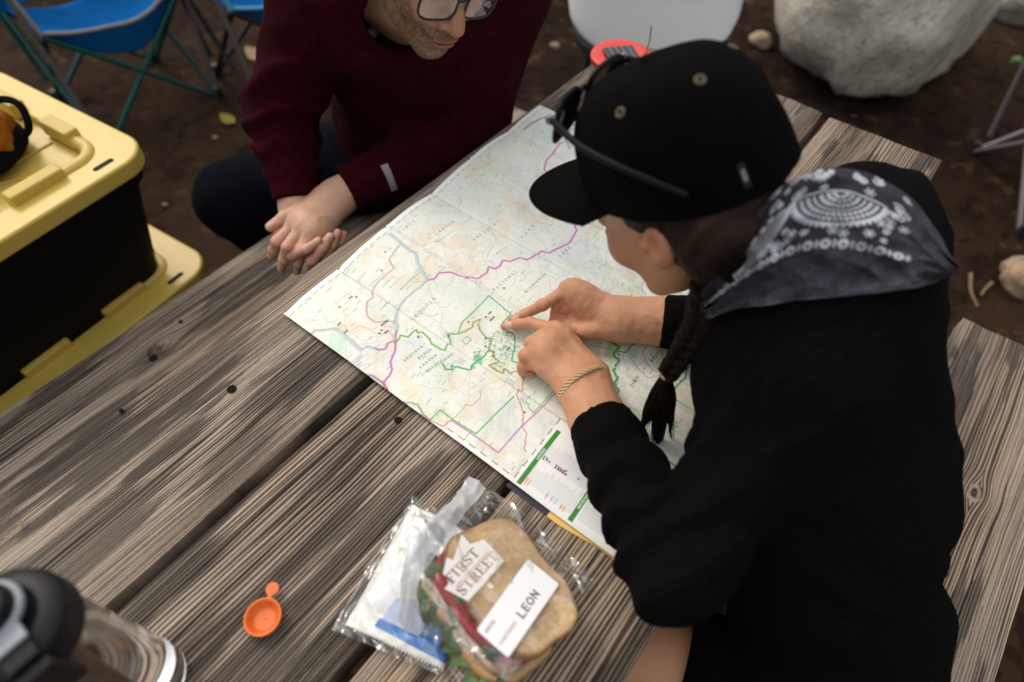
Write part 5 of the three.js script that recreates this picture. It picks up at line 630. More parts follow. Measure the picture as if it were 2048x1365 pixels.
// ------------------------------------------------------------ stacked black totes with yellow lids
{
  const yel = new THREE.MeshPhysicalMaterial({ roughness: 0.42, bumpMap: graniteBump, bumpScale: 0.0006 }); yel.color.setRGB(0.60, 0.425, 0.085); const blk = mat([0.004, 0.004, 0.004], 0.7, { specularIntensity: 0.4 }), slotM = mat([0.006, 0.006, 0.006], 0.9);
  const A = 0.78, B = 0.53, rr = (S, a, b, r) => { const x = a / 2, y = b / 2; S.moveTo(-x + r, -y); S.lineTo(x - r, -y); S.absarc(x - r, -y + r, r, -Math.PI / 2, 0); S.lineTo(x, y - r); S.absarc(x - r, y - r, r, 0, Math.PI / 2); S.lineTo(-x + r, y); S.absarc(-x + r, y - r, r, Math.PI / 2, Math.PI); S.lineTo(-x, -y + r); S.absarc(-x + r, -y + r, r, Math.PI, Math.PI * 1.5); return S; };
  const flat = (g, y) => { g.rotateX(Math.PI / 2); g.translate(0, y, 0); return g; };
  const ext = (S, d, bev, y) => flat(new THREE.ExtrudeGeometry(S, { depth: d - 2 * bev, bevelEnabled: bev > 0, bevelSize: bev, bevelThickness: bev, bevelSegments: 4, curveSegments: 14 }), y - bev);
  function tote(label, pos, turn) {
    const t = thing('storage_tote', label, 'storage tote', pos, turn, undefined); // x: long side, z: short side, top of the lid at y = 0.34
    // body, tapering to the foot, with a lip under the lid
    const P = [], ring = [[0.0, 0.615, 0.365], [0.012, 0.632, 0.382], [0.27, 0.725, 0.475], [0.275, 0.745, 0.495], [0.325, 0.75, 0.50]], n = 48; const g = surf(n * 4, ring.length - 1, (u, v) => { const k = Math.round(v * (ring.length - 1)), [y, a, b] = ring[k], r = 0.05, q = rr(new THREE.Shape(), a, b, r).getPointAt((1 - u) % 1); return [q.x, y, q.y]; });
    part('body', mergeGeometries([g, flat(new THREE.ShapeGeometry(rr(new THREE.Shape(), 0.615, 0.365, 0.05)), 0.001)].map(strip)), blk, t);
    // lid: rim with slots, lower floor, castellated step between them, floor ribs
    const rim = rr(new THREE.Shape(), A - 0.012, B - 0.012, 0.062), hole = rr(new THREE.Path(), A - 0.125, B - 0.125, 0.045); rim.holes.push(hole);
    const lid = part('lid', merge([ext(rim, 0.036, 0.006, 0.340), ext(rr(new THREE.Shape(), A - 0.11, B - 0.11, 0.045), 0.006, 0, 0.322)]), yel, t);
    const wall = [], bx = (w, h, d, x, y, z, ry = 0) => { const b = new RoundedBoxGeometry(w, h, d, 3, 0.005); b.rotateY(ry); b.translate(x, y, z); return b; };
    const ex = (A - 0.125) / 2, ez = (B - 0.125) / 2, segs = [];
    for (const s of [-1, 1]) { for (const c of [-0.19, 0, 0.19]) segs.push([0.105, 0.034, 0.030, c, s * (ez - 0.006), 0]); for (const c of [-0.085, 0.085]) segs.push([0.085, 0.034, 0.030, s * (ex - 0.006), c, 1]); }
    for (const [w, h, d, p, q, o] of segs) part('lid_block', o ? bx(d, h, w, p, 0.343, q) : bx(w, h, d, p, 0.343, q), yel, lid);
    for (const sx of [-1, 1]) for (const sz of [-1, 1]) { const pts = []; for (let k = 0; k <= 8; k++) { const a = k / 8 * Math.PI / 2; pts.push([sx * (ex - 0.052 + 0.044 * Math.cos(a)), 0.336, sz * (ez - 0.052 + 0.044 * Math.sin(a))]); } const S = new THREE.Shape(); S.absellipse(0, 0, 0.015, 0.013, 0, 7); pts.unshift([sx * (ex - 0.008), 0.336, sz * (ez - 0.095)]); pts.push([sx * (ex - 0.095), 0.336, sz * (ez - 0.008)]); const c = tube(pts, 0.0135, 40, 12); part('lid_corner', c, yel, lid); }
    const ribs = []; for (const s of [-0.12, 0.12]) ribs.push(bx(0.006, 0.004, B - 0.17, s, 0.3235, 0)); for (const s of [-0.07, 0.07]) ribs.push(bx(A - 0.18, 0.004, 0.006, 0, 0.3235, s)); ribs.push(bx(0.52, 0.004, 0.006, 0, 0.3236, 0, 0.55), bx(0.52, 0.004, 0.006, 0, 0.3236, 0, -0.55)); part('lid_ribs', merge(ribs), yel, lid);
    for (const [x, z, o] of [[-0.30, 1, 0], [0.30, 1, 0], [-0.30, -1, 0], [0.30, -1, 0]]) { const S = new THREE.Shape(), a = 0.016, r = 0.0055; S.absarc(a, 0, r, -Math.PI / 2, Math.PI / 2); S.absarc(-a, 0, r, Math.PI / 2, Math.PI * 1.5); const s = new THREE.ExtrudeGeometry(S, { depth: 0.001, bevelEnabled: false }); flat(s, 0.3408); s.translate(x, 0, z * (B / 2 - 0.030)); part('lid_slot', s, slotM, lid); }
    t.scale.z = 1.06; return t;
  }
  const c0 = [-1.440, 0, 0.037], turn = Math.PI / 2 + 0.115;
  tote('black tote with yellow lid at the bottom of the stack beside the left bench', [c0[0] - 0.005, 0.02, c0[2] - 0.005], turn); tote('upper black tote with yellow lid stacked on another one beside the left bench', [c0[0], 0.347, c0[2]], turn);
  // sack lying on the upper lid
  const p = [-1.3815, 0.72, -0.1941], t = thing('stuff_sack', 'orange sack with black base and webbing loop lying on the yellow lid', 'bag', [p[0] - 0.070, 0.668, p[2] + 0.040]); t.scale.setScalar(0.74);
  const or = cloth([0.62, 0.21, 0.018], 0.75, 16, 2), bk = cloth([0.010, 0.010, 0.011], 0.7, 16, 4);
  part('base', iso((x, y, z) => ellD(x, y, z, [0, 0.045, 0], [0.150, 0.055, 0.125]) - 0.008 * n3(x * 16, y * 16, z * 16), [-0.18, -0.02, -0.16], [0.18, 0.13, 0.16], 0.008), bk, t);
  part('top', iso((x, y, z) => ellD(x, y, z, [0.03, 0.090, -0.015], [0.105, 0.062, 0.085]) - 0.016 * Math.abs(n3(x * 18 + 3, y * 18, z * 18)) - 0.005 * n3(x * 50, y * 50, z * 50), [-0.16, 0, -0.14], [0.16, 0.2, 0.12], 0.006), or, t);
  part('webbing_loop', (() => { const g = tube([[-0.03, 0.09, -0.07], [0.02, 0.13, -0.12], [0.075, 0.125, -0.14], [0.105, 0.08, -0.12], [0.08, 0.05, -0.08]], 0.009, 40, 8); return g; })(), bk, t);
}
// ------------------------------------------------------------ folding camp chairs
{
  const fab = (c) => { const m = cloth(c, 0.72, 14, 9); m.side = THREE.DoubleSide; return m; }, teal = mat([0.006, 0.105, 0.10], 0.4, { metalness: 0.3 }), steel = mat([0.24, 0.21, 0.22], 0.4, { metalness: 0.4 }), blk = mat([0.012, 0.012, 0.013], 0.6), grey = mat([0.26, 0.25, 0.27], 0.8), sky = mat([0.10, 0.38, 0.62], 0.7);
  const blue = fab([0.006, 0.20, 0.62]), dark = fab([0.02, 0.02, 0.024]);
  function chair(label, fabric, piping, frame, pos, turn, group) {
    const t = thing('camp_chair', label, 'camp chair', pos, turn, group), q = 0.0095; // faces local +z
    const F = [[-0.27, 0, 0.24], [0.27, 0, 0.24]], K = [[-0.24, 0, -0.22], [0.24, 0, -0.22]], FT = [[-0.27, 0.43, 0.25], [0.27, 0.43, 0.25]], KT = [[-0.25, 0.36, -0.2], [0.25, 0.36, -0.2]];
    for (const [a, b] of [[F[0], FT[1]], [F[1], FT[0]], [K[0], KT[1]], [K[1], KT[0]], [F[0], KT[0]], [K[0], FT[0]], [F[1], KT[1]], [K[1], FT[1]]]) part('frame_tube', bar(a, b, q), frame, t);
    for (const s of [-1, 1]) { part('arm_post', bar([s * 0.27, 0, 0.24], [s * 0.30, 0.63, 0.22], q), steel, t); part('back_post', bar([s * 0.25, 0.10, -0.18], [s * 0.27, 0.88, -0.36], q), frame, t); part('armrest', surf(14, 6, (u, v) => [s * 0.295 + (v - 0.5) * 0.075, 0.635 - 0.028 * Math.sin(Math.PI * u) - 0.01 * Math.pow(v * 2 - 1, 2), mix(-0.31, 0.24, u)], 0.004), fabric, t); }
    for (const f of [...F, ...K]) { const g = new THREE.CylinderGeometry(0.016, 0.02, 0.045, 12); g.translate(f[0], 0.0225, f[2]); part('foot', g, blk, t); }
    const seat = (u, v) => { const w = mix(0.24, 0.265, v), y = mix(0.37, 0.435, v) - 0.075 * Math.sin(Math.PI * u) * (0.55 + 0.45 * Math.sin(Math.PI * clamp(v * 0.8 + 0.1))) + 0.006 * n2(u * 7, v * 6); return [mix(-w, w, u), y, mix(-0.2, 0.25, v)]; };
    part('seat', surf(24, 20, seat, 0.003), fabric, t); part('seat_front', surf(24, 6, (u, v) => { const p = seat(u, 1); return [p[0], p[1] - 0.10 * v * Math.sin(Math.PI * clamp(u, 0.02, 0.98)), p[2] + 0.004 - 0.02 * v]; }, 0.003), fabric, t);
    part('backrest', surf(24, 20, (u, v) => [mix(-0.255, 0.255, u), mix(0.36, 0.87, v), mix(-0.2, -0.36, v) - 0.06 * Math.sin(Math.PI * u) * Math.sin(Math.PI * clamp(v * 0.8 + 0.15)) + 0.006 * n2(u * 6, v * 6)], 0.003), fabric, t);
    const edge = []; for (let k = 0; k <= 12; k++) { const p = seat(k / 12, 1); edge.push([p[0], p[1] + 0.003, p[2] + 0.004]); } part('piping', tube(edge, 0.007, 40, 8), piping, t);
    for (const s of [-1, 1]) { part('arm_piping', tube([[s * 0.335, 0.625, 0.24], [s * 0.335, 0.60, 0.0], [s * 0.335, 0.625, -0.31]], 0.006, 24, 8), piping, t); part('side_strap', bar([s * 0.27, 0.435, 0.25], [s * 0.30, 0.62, 0.22], 0.008), piping, t); }
    const cup = new THREE.CylinderGeometry(0.045, 0.040, 0.10, 20, 1, true); cup.translate(-0.34, 0.555, 0.15); const c = part('cup_holder', cup, fabric, t); const rim = new THREE.TorusGeometry(0.045, 0.006, 8, 24); rim.rotateX(Math.PI / 2); rim.translate(-0.34, 0.605, 0.15); part('cup_rim', rim, blk, c);
    return t;
  }
  const far = 'blue camp chairs across the dirt';
  chair('blue folding camp chair with grey edging and teal legs behind the yellow lid', blue, grey, teal, [-2.62, 0, -0.86], Math.PI / 2 - 0.05, undefined).scale.x = 0.88;
  chair('blue folding camp chair with light blue edging behind the man in maroon', blue, sky, mat([0.02, 0.022, 0.026], 0.5, { metalness: 0.3 }), [-2.28, 0, -1.39], Math.PI / 2 - 0.12, undefined);
  chair('dark folding camp chair with pale metal legs at the right edge', dark, grey, steel, [0.45, 0, -2.64], 0.644, undefined);
  chair('dark folding camp chair at the far top left corner', dark, steel, steel, [-3.02, 0, -0.02], Math.PI / 2 + 0.3, undefined);
}
// ------------------------------------------------------------ water container on a low stand, lantern
{
  const p = [-0.9045, 0.46, -1.8482], d = len(sub(p, [0, 1.45, 0])), r = 148 * d / 1285, t = thing('water_container', 'large white translucent plastic water container behind the table end and the red lantern', 'water container', [p[0], 0.46, p[2]]);
  const w = new THREE.MeshPhysicalMaterial({ roughness: 0.8, transmission: 0.62, thickness: 0 }); w.color.setRGB(0.94, 0.96, 0.97); w.side = THREE.DoubleSide;
  const prof = [[0, 0.002], [r * 0.78, 0.002], [r * 0.90, r * 0.05], [r * 0.97, r * 0.16], [r, r * 0.32], [r, r * 1.7], [r * 0.96, r * 1.86], [r * 0.8, r * 1.97], [r * 0.3, r * 2.05], [r * 0.26, r * 2.08], [r * 0.26, r * 2.22], [0, r * 2.22]].map((q) => new THREE.Vector2(...q));
  part('body', new THREE.LatheGeometry(prof, 64), w, t); const cap = new THREE.CylinderGeometry(r * 0.30, r * 0.30, r * 0.16, 32); cap.translate(0, r * 2.24, 0); part('cap', cap, mat([0.75, 0.76, 0.78], 0.5), t);
  const hand = tube([[r * 1.02, r * 1.5, -r * 0.2], [r * 1.13, r * 1.25, -r * 0.25], [r * 1.14, r * 0.85, -r * 0.25], [r * 1.03, r * 0.55, -r * 0.2]], r * 0.075, 24, 10); part('handle', hand, mat([0.22, 0.18, 0.18], 0.6), t);
  const st = thing('low_stand', 'low black stand under the white water container', 'stand', [p[0], 0, p[2]]), blk = mat([0.010, 0.010, 0.010], 0.6), top = new THREE.CylinderGeometry(r * 0.92, r * 0.92, 0.025, 40); top.translate(0, 0.446, 0); part('top', top, blk, st); for (const a of [0.4, 1.97, 3.54, 5.11]) part('leg', bar([r * 0.8 * Math.cos(a), 0.44, r * 0.8 * Math.sin(a)], [r * 1.25 * Math.cos(a), 0, r * 1.25 * Math.sin(a)], 0.016), blk, st);
  const l = [-0.5641, 0.7505, -1.0569], k = thing('camp_lantern', 'clear round camp lantern with red rim and small solar panel on the far table end', 'lantern', l), red = mat([0.72, 0.055, 0.045], 0.45), clear = mat([0.9, 0.88, 0.88], 0.12, { transmission: 0.85, thickness: 0, ior: 1.45 }), R = 0.058;
  clear.side = THREE.DoubleSide; part('shade', new THREE.LatheGeometry([[0, 0.003], [R * 0.95, 0.003], [R, 0.010], [R * 0.97, 0.03], [R, 0.05], [R * 0.98, 0.058]].map((q) => new THREE.Vector2(...q)), 48), clear, k);
  part('rim', new THREE.LatheGeometry([[R * 0.55, 0.064], [R * 0.7, 0.068], [R * 0.98, 0.067], [R * 1.04, 0.062], [R * 1.02, 0.055], [R * 0.9, 0.053], [R * 0.55, 0.056], [R * 0.55, 0.064]].map((q) => new THREE.Vector2(...q)), 48), red, k);
  const pan = new RoundedBoxGeometry(R * 1.05, 0.006, R * 0.85, 2, 0.002); pan.rotateY(0.9); pan.translate(0, 0.067, 0); const pp = part('solar_panel', pan, mat([0.035, 0.035, 0.045], 0.25), k); for (let q = 0; q < 4; q++) { const g = new THREE.BoxGeometry(R * 0.012, 0.0008, R * 0.8); g.translate((q - 1.5) * R * 0.22, 0.0706, 0); g.rotateY(0.9); part('cell_line', g, mat([0.4, 0.4, 0.42], 0.4), pp); }
  const bs = new THREE.CylinderGeometry(R * 0.5, R * 0.5, 0.012, 24); bs.translate(0, 0.009, 0); part('lamp_base', bs, mat([0.75, 0.73, 0.72], 0.5), k); const inner = new THREE.CylinderGeometry(R * 0.54, R * 0.54, 0.006, 24); inner.translate(0, 0.059, 0); part('lamp_plate', inner, mat([0.05, 0.05, 0.055], 0.5), k);
  const wire = bar([-0.5308, 0.8675, -1.0961], [-0.5252, 0.8452, -1.0892], 0.0012, 6), wt = thing('thin_wire', 'thin dark wire standing up in front of the white container', 'wire', [-0.5252, 0.8452, -1.0892]); wpart('strand', mergeGeometries([strip(wire), strip(bar([-0.5252, 0.8452, -1.0892], [l[0] + 0.05, 0.751, l[2] + 0.02], 0.0012, 6))]), mat([0.03, 0.03, 0.03], 0.6), wt);
}

// ------------------------------------------------------------ sandwich, the bags, packet
const crustC = [0.52, 0.26, 0.09];
const SW = (() => { const A = nrm(sub([-0.0429, 0.785, -0.1336], [-0.1835, 0.785, -0.1676])), Bh = nrm([[-0.1258, 0.785, -0.1012], [-0.1156, 0.785, -0.1862]].reduce((a, b) => sub(a, b))), k = dot(Bh, A), B0 = nrm(add(Bh, A, -k)), an = 24 * Math.PI / 180, b = nrm(add([B0[0] * Math.cos(an), 0, B0[2] * Math.cos(an)], [0, 1, 0], Math.sin(an))); let n = nrm(cross(A, b)); if (n[1] < 0) n = n.map((v) => -v); return { a: A, b, n, c: [-0.1089, 0.806, -0.1446] }; })();
const swP = (a, b, c, o = SW.c) => [0, 1, 2].map((k) => o[k] + SW.a[k] * a + SW.b[k] * b + SW.n[k] * c);
const slab = (a, b, c, ha, hb, hc, r) => { const qa = Math.max(Math.abs(a) - ha + r, 0), qb = Math.max(Math.abs(b) - hb + r, 0), d = Math.hypot(qa, qb) - r, h = Math.abs(c) - hc; return smax(d, h, 0.006); };
const swLoc = (x, y, z) => { const d = [x - SW.c[0], y - SW.c[1], z - SW.c[2]]; return [dot(d, SW.a), dot(d, SW.b), dot(d, SW.n)]; };
const swTop = (x, z) => { // height of the film over the sandwich and the table
  const dx = x - SW.c[0], dz = z - SW.c[2], y = SW.c[1] - (SW.n[0] * dx + SW.n[2] * dz) / SW.n[1], p = swLoc(x, y, z), qa = Math.max(Math.abs(p[0]) - 0.045, 0), qb = Math.max(Math.abs(p[1] - 0.004) - 0.034, 0), d = Math.hypot(qa, qb) - 0.030;
  return [mix(y + 0.0105, 0.757, sst(0.002, 0.060, d)), d];
};
{
  const t = thing('sandwich', 'wheat bread sandwich with tomato and greens inside the clear zip bag', 'sandwich', [SW.c[0], 0.752, SW.c[2]]);
  const crumb = dataTex(256, 256, (i, j, o) => { const a = n2(i * 0.35, j * 0.35), b = fbm(i * 0.05, j * 0.05, 3); let v = 218 + 22 * b + 12 * a; if (n2(i * 0.2 + 40, j * 0.2) > 0.78) v -= 45; o[0] = v; o[1] = v * 0.985; o[2] = v * 0.96; }, true, true); crumb.repeat.set(9, 9);
  const bread = new THREE.MeshPhysicalMaterial({ vertexColors: true, map: crumb, bumpMap: crumb, bumpScale: 0.0008, roughness: 0.9 });
  const slice = (name, c, off, ha, hb) => { const f = (x, y, z) => { const p = swLoc(x, y, z); const aa = p[0] - off[0], bb = p[1] - off[1], w = 0.0025 * n2(aa * 40, bb * 40 + off[2] * 90); return slab(aa, bb * (1 + 0.9 * Math.max(0, aa - 0.02)), p[2] - off[2] - 0.0018 * n2(aa * 30, bb * 30), ha + w, hb + w, 0.0075, 0.034); }; const o = swP(...off); wpart(name, iso(f, o.map((v) => v - 0.10), o.map((v) => v + 0.10), 0.0028, (x, y, z, a, b, d) => { const s = Math.abs(a * SW.n[0] + b * SW.n[1] + d * SW.n[2]), p = swLoc(x, y, z), e = slab(p[0] - off[0], p[1] - off[1], 0, ha, hb, 1, 0.034); return lerp3([0.92, 0.65, 0.37], crustC, clamp((1 - sst(0.45, 0.8, s)) * 0.9 + sst(-0.007, 0, e) * 0.7 + 0.15 * n3(x * 200, y * 200, z * 200))); }), bread, t); };
  slice('bread_slice', 0, [0, 0, 0], 0.070, 0.051); slice('bread_slice', 0, [0.002, 0.015, -0.036], 0.070, 0.051);
  const flat = (name, off, ha, hb, hc, r, m, wob, sx = 40) => { const o = swP(...off); wpart(name, iso((x, y, z) => { const p = swLoc(x, y, z), aa = p[0] - off[0], bb = p[1] - off[1]; return slab(aa, bb, p[2] - off[2] - wob * n2(aa * sx + off[0] * 99, bb * sx), ha + wob * n2(aa * 70, 3 + off[1] * 50), hb + wob * n2(bb * 70, aa * 60), hc, r); }, o.map((v) => v - 0.09), o.map((v) => v + 0.09), 0.0026), m, t); };
  const tom = mat([0.36, 0.018, 0.022], 0.28), ham = mat([0.42, 0.27, 0.19], 0.5), leaf = mat([0.045, 0.085, 0.022], 0.5), leaf2 = mat([0.085, 0.135, 0.04], 0.5);
  flat('tomato_slice', [-0.012, 0.017, -0.0125], 0.058, 0.045, 0.0045, 0.04, tom, 0.0012); flat('tomato_slice', [0.036, 0.010, -0.0115], 0.030, 0.044, 0.0035, 0.03, tom, 0.0012);
  flat('meat_slice', [0, 0.013, -0.0215], 0.066, 0.049, 0.004, 0.03, ham, 0.0035, 60); flat('meat_slice', [-0.02, 0.020, -0.027], 0.055, 0.046, 0.002, 0.03, mat([0.50, 0.40, 0.28], 0.5), 0.004, 50);
  const R = rng(4); for (let k = 0; k < 9; k++) { const a = -0.062 + 0.0155 * k + 0.006 * R(), up = k % 3 === 0 ? -0.007 : -0.028 - 0.004 * R(), l = 0.017 + 0.010 * R(), g = surf(8, 6, (u, v) => { const w = (v - 0.5) * l * 1.5 * Math.sin(Math.PI * clamp(u * 0.85 + 0.12)); return swP(a + w, 0.040 + (up > -0.01 ? 0 : 0.012) + u * l, up + 0.004 * Math.sin(w * 260 + k) - 0.012 * u * u + 0.003 * n2(u * 5, v * 5 + k)); }, 0.0008); wpart('leaf', g, k % 2 ? leaf2 : leaf, t); }
  for (const [a, b] of [[-0.075, 0.03], [-0.082, 0.022]]) wpart('leaf', surf(8, 5, (u, v) => { const w = (v - 0.5) * 0.016 * Math.sin(Math.PI * clamp(u * 0.9 + 0.08)); return swP(a - u * 0.022, b + w + u * 0.012 * (a < -0.08 ? 1 : -0.4), -0.010 + 0.006 * u + 0.003 * Math.sin(w * 300)); }, 0.0007), leaf2, t);
}
const film = new THREE.MeshPhysicalMaterial({ roughness: 0.16, transmission: 0.97, thickness: 0, ior: 2.1, side: THREE.DoubleSide }); film.color.setRGB(0.97, 0.975, 0.98);
const filmSeal = new THREE.MeshPhysicalMaterial({ roughness: 0.36, transmission: 0.48, thickness: 0, ior: 1.5, side: THREE.DoubleSide }); filmSeal.color.setRGB(0.82, 0.84, 0.87);
const bil = (q, u, v) => lerp3(lerp3(q[0], q[1], u), lerp3(q[3], q[2], u), v); // corners: start, along u, opposite, along v
const BAG1 = [[-0.1815, 0.765, -0.049], [-0.2276, 0.765, -0.2171], [-0.047, 0.757, -0.2134], [-0.0548, 0.757, -0.0755]];
const bag1H = (x, z, u, v) => { const [h, d] = swTop(x, z), e = sst(-0.012, 0.02, d); const w = 0.0042 * (1 - Math.abs(n2(u * 9 + v * 4, v * 7 - u * 3)) * 2) * e + 0.0022 * (1 - Math.abs(n2(u * 21, v * 15 + 9)) * 2) * e + 0.0011 * (1 - 2 * Math.abs(n2(u * 7 + v * 3, v * 9))) + 0.0016 * (1 - 2 * Math.abs(n2(u * 3.5 - v * 2, v * 4 + u * 5 + 3))) + 0.0004 * n2(u * 30, v * 30), zip = 0.020 * sst(0.20, 0.0, v) * sst(0.0, 0.3, u) ; return Math.max(h + w + zip * e, 0.7530); };
const bag1P = (u, v) => { const p = bil(BAG1, u, v), j = [p[0] + 0.0035 * n2(v * 7, u * 3) * (u < 0.05 || u > 0.95 ? 1 : 0.3), 0, p[2] + 0.004 * n2(u * 8, v * 3 + 7) * (v > 0.95 ? 1 : 0.3)]; return [j[0], bag1H(j[0], j[2], u, v), j[2]]; };
function onBag(q, off, H) { return (u, v) => { const p = bil(q, u, v); return [p[0], H(p[0], p[2]) + off, p[2]]; }; }
function inked(cv, rough = 0.6, base) { const c = new THREE.CanvasTexture(cv), a = document.createElement('canvas'); a.width = cv.width; a.height = cv.height; const x = a.getContext('2d'), s = cv.getContext('2d').getImageData(0, 0, cv.width, cv.height), d = x.createImageData(cv.width, cv.height); for (let k = 0; k < s.data.length; k += 4) { d.data[k] = d.data[k + 1] = d.data[k + 2] = s.data[k + 3]; d.data[k + 3] = 255; } x.putImageData(d, 0, 0); c.colorSpace = THREE.SRGBColorSpace; const m = new THREE.MeshPhysicalMaterial({ map: c, alphaMap: new THREE.CanvasTexture(a), transparent: true, roughness: rough, side: THREE.DoubleSide }); return m; }
const flipV = (g) => { const uv = g.attributes.uv; for (let k = 0; k < uv.count; k++) uv.setY(k, 1 - uv.getY(k)); return g; };
{
  const t = thing('zip_bag', 'clear zip bag with white printed house logo and LEON label holding the sandwich', 'plastic bag', [SW.c[0], 0.752, SW.c[2]]);
  wpart('film', surf(110, 90, bag1P), film, t);
  wpart('zip_strip', surf(60, 10, (u, v) => { const p = bag1P(clamp(u * 0.995), v * 0.15); const r = Math.abs(v - 0.68) < 0.16 ? 0.0016 : 0; return [p[0], p[1] + 0.0012 + r + 0.002 * Math.sin(v * 3.1), p[2]]; }), filmSeal, t);
  wpart('film_crumple', surf(50, 12, (u, v) => { const p = bag1P(1 - 0.16 * v, 0.55 + 0.45 * u), q = bil([[-0.1214, 0.757, -0.2184], [-0.045, 0.757, -0.2123], [-0.0473, 0.757, -0.2025], [-0.1246, 0.757, -0.2086]], u, v); return [mix(p[0], q[0], 0.7), Math.max(0.754, 0.762 + 0.006 * n2(u * 16, v * 7)), mix(p[2], q[2], 0.7)]; }), film, t);
  // white house logo with letters left clear
  { const cv = document.createElement('canvas'); cv.width = 512; cv.height = 512; const x = cv.getContext('2d'); x.fillStyle = 'rgba(250,250,250,0.88)'; x.beginPath(); x.moveTo(6, 210); x.lineTo(60, 205); x.lineTo(90, 120); x.lineTo(200, 60); x.lineTo(215, 110); x.lineTo(420, 20); x.lineTo(400, 120); x.lineTo(505, 175); x.lineTo(470, 400); x.lineTo(40, 400); x.closePath(); x.fill();
    x.globalCompositeOperation = 'destination-out'; x.fillStyle = '#000'; x.textAlign = 'center'; x.textBaseline = 'middle'; x.font = 'bold 112px serif'; x.fillText('FIRST', 225, 190); x.font = 'bold 108px serif'; x.fillText('STREET', 255, 315, 440); x.fillRect(70, 258, 380, 5); x.globalCompositeOperation = 'source-over'; x.fillStyle = 'rgba(250,250,250,0.8)'; x.font = '44px serif'; x.fillText('EST.', 330, 440); x.beginPath(); x.moveTo(240, 420); x.lineTo(262, 440); x.lineTo(250, 470); x.lineTo(226, 470); x.lineTo(216, 440); x.fill();
    const q = [[-0.1742, 0.812, -0.0917], [-0.1791, 0.812, -0.1604], [-0.1121, 0.812, -0.1629], [-0.1107, 0.812, -0.0965]]; wpart('printed_logo', flipV(surf(30, 30, onBag(q, 0.0016, (a, b) => swTop(a, b)[0]))), inked(cv, 0.5), t); }
  { const cv = document.createElement('canvas'); cv.width = 512; cv.height = 256; const x = cv.getContext('2d'); x.fillStyle = 'rgba(246,246,247,1)'; x.beginPath(); x.roundRect(4, 4, 504, 248, 16); x.fill(); x.fillStyle = '#7a3b55'; x.font = 'bold 30px sans-serif'; x.textBaseline = 'middle'; x.fillText('DATE:', 26, 58); x.fillStyle = '#a8788a'; x.font = 'bold 28px sans-serif'; x.fillText('CONTENTS:', 26, 168); x.strokeStyle = '#3a3a42'; x.lineWidth = 9; x.lineCap = 'round';
    const st = (P) => { x.beginPath(); P.forEach((p, k) => k ? x.lineTo(p[0], p[1]) : x.moveTo(p[0], p[1])); x.stroke(); }; st([[214, 140], [216, 192], [244, 190]]); st([[284, 142], [260, 143], [260, 190], [286, 188]]); st([[260, 166], [282, 165]]); x.beginPath(); x.ellipse(316, 166, 16, 23, 0, 0, 7); x.stroke(); st([[350, 188], [350, 144], [378, 186], [378, 142]]);
    const q = [[-0.1023, 0.812, -0.0852], [-0.1118, 0.812, -0.1766], [-0.0712, 0.812, -0.1776], [-0.0649, 0.812, -0.0859]]; wpart('name_label', flipV(surf(34, 24, onBag(q, 0.0020, (a, b) => swTop(a, b)[0]))), inked(cv, 0.55), t, 'white label panel with DATE, CONTENTS and handwritten LEON'); }
}
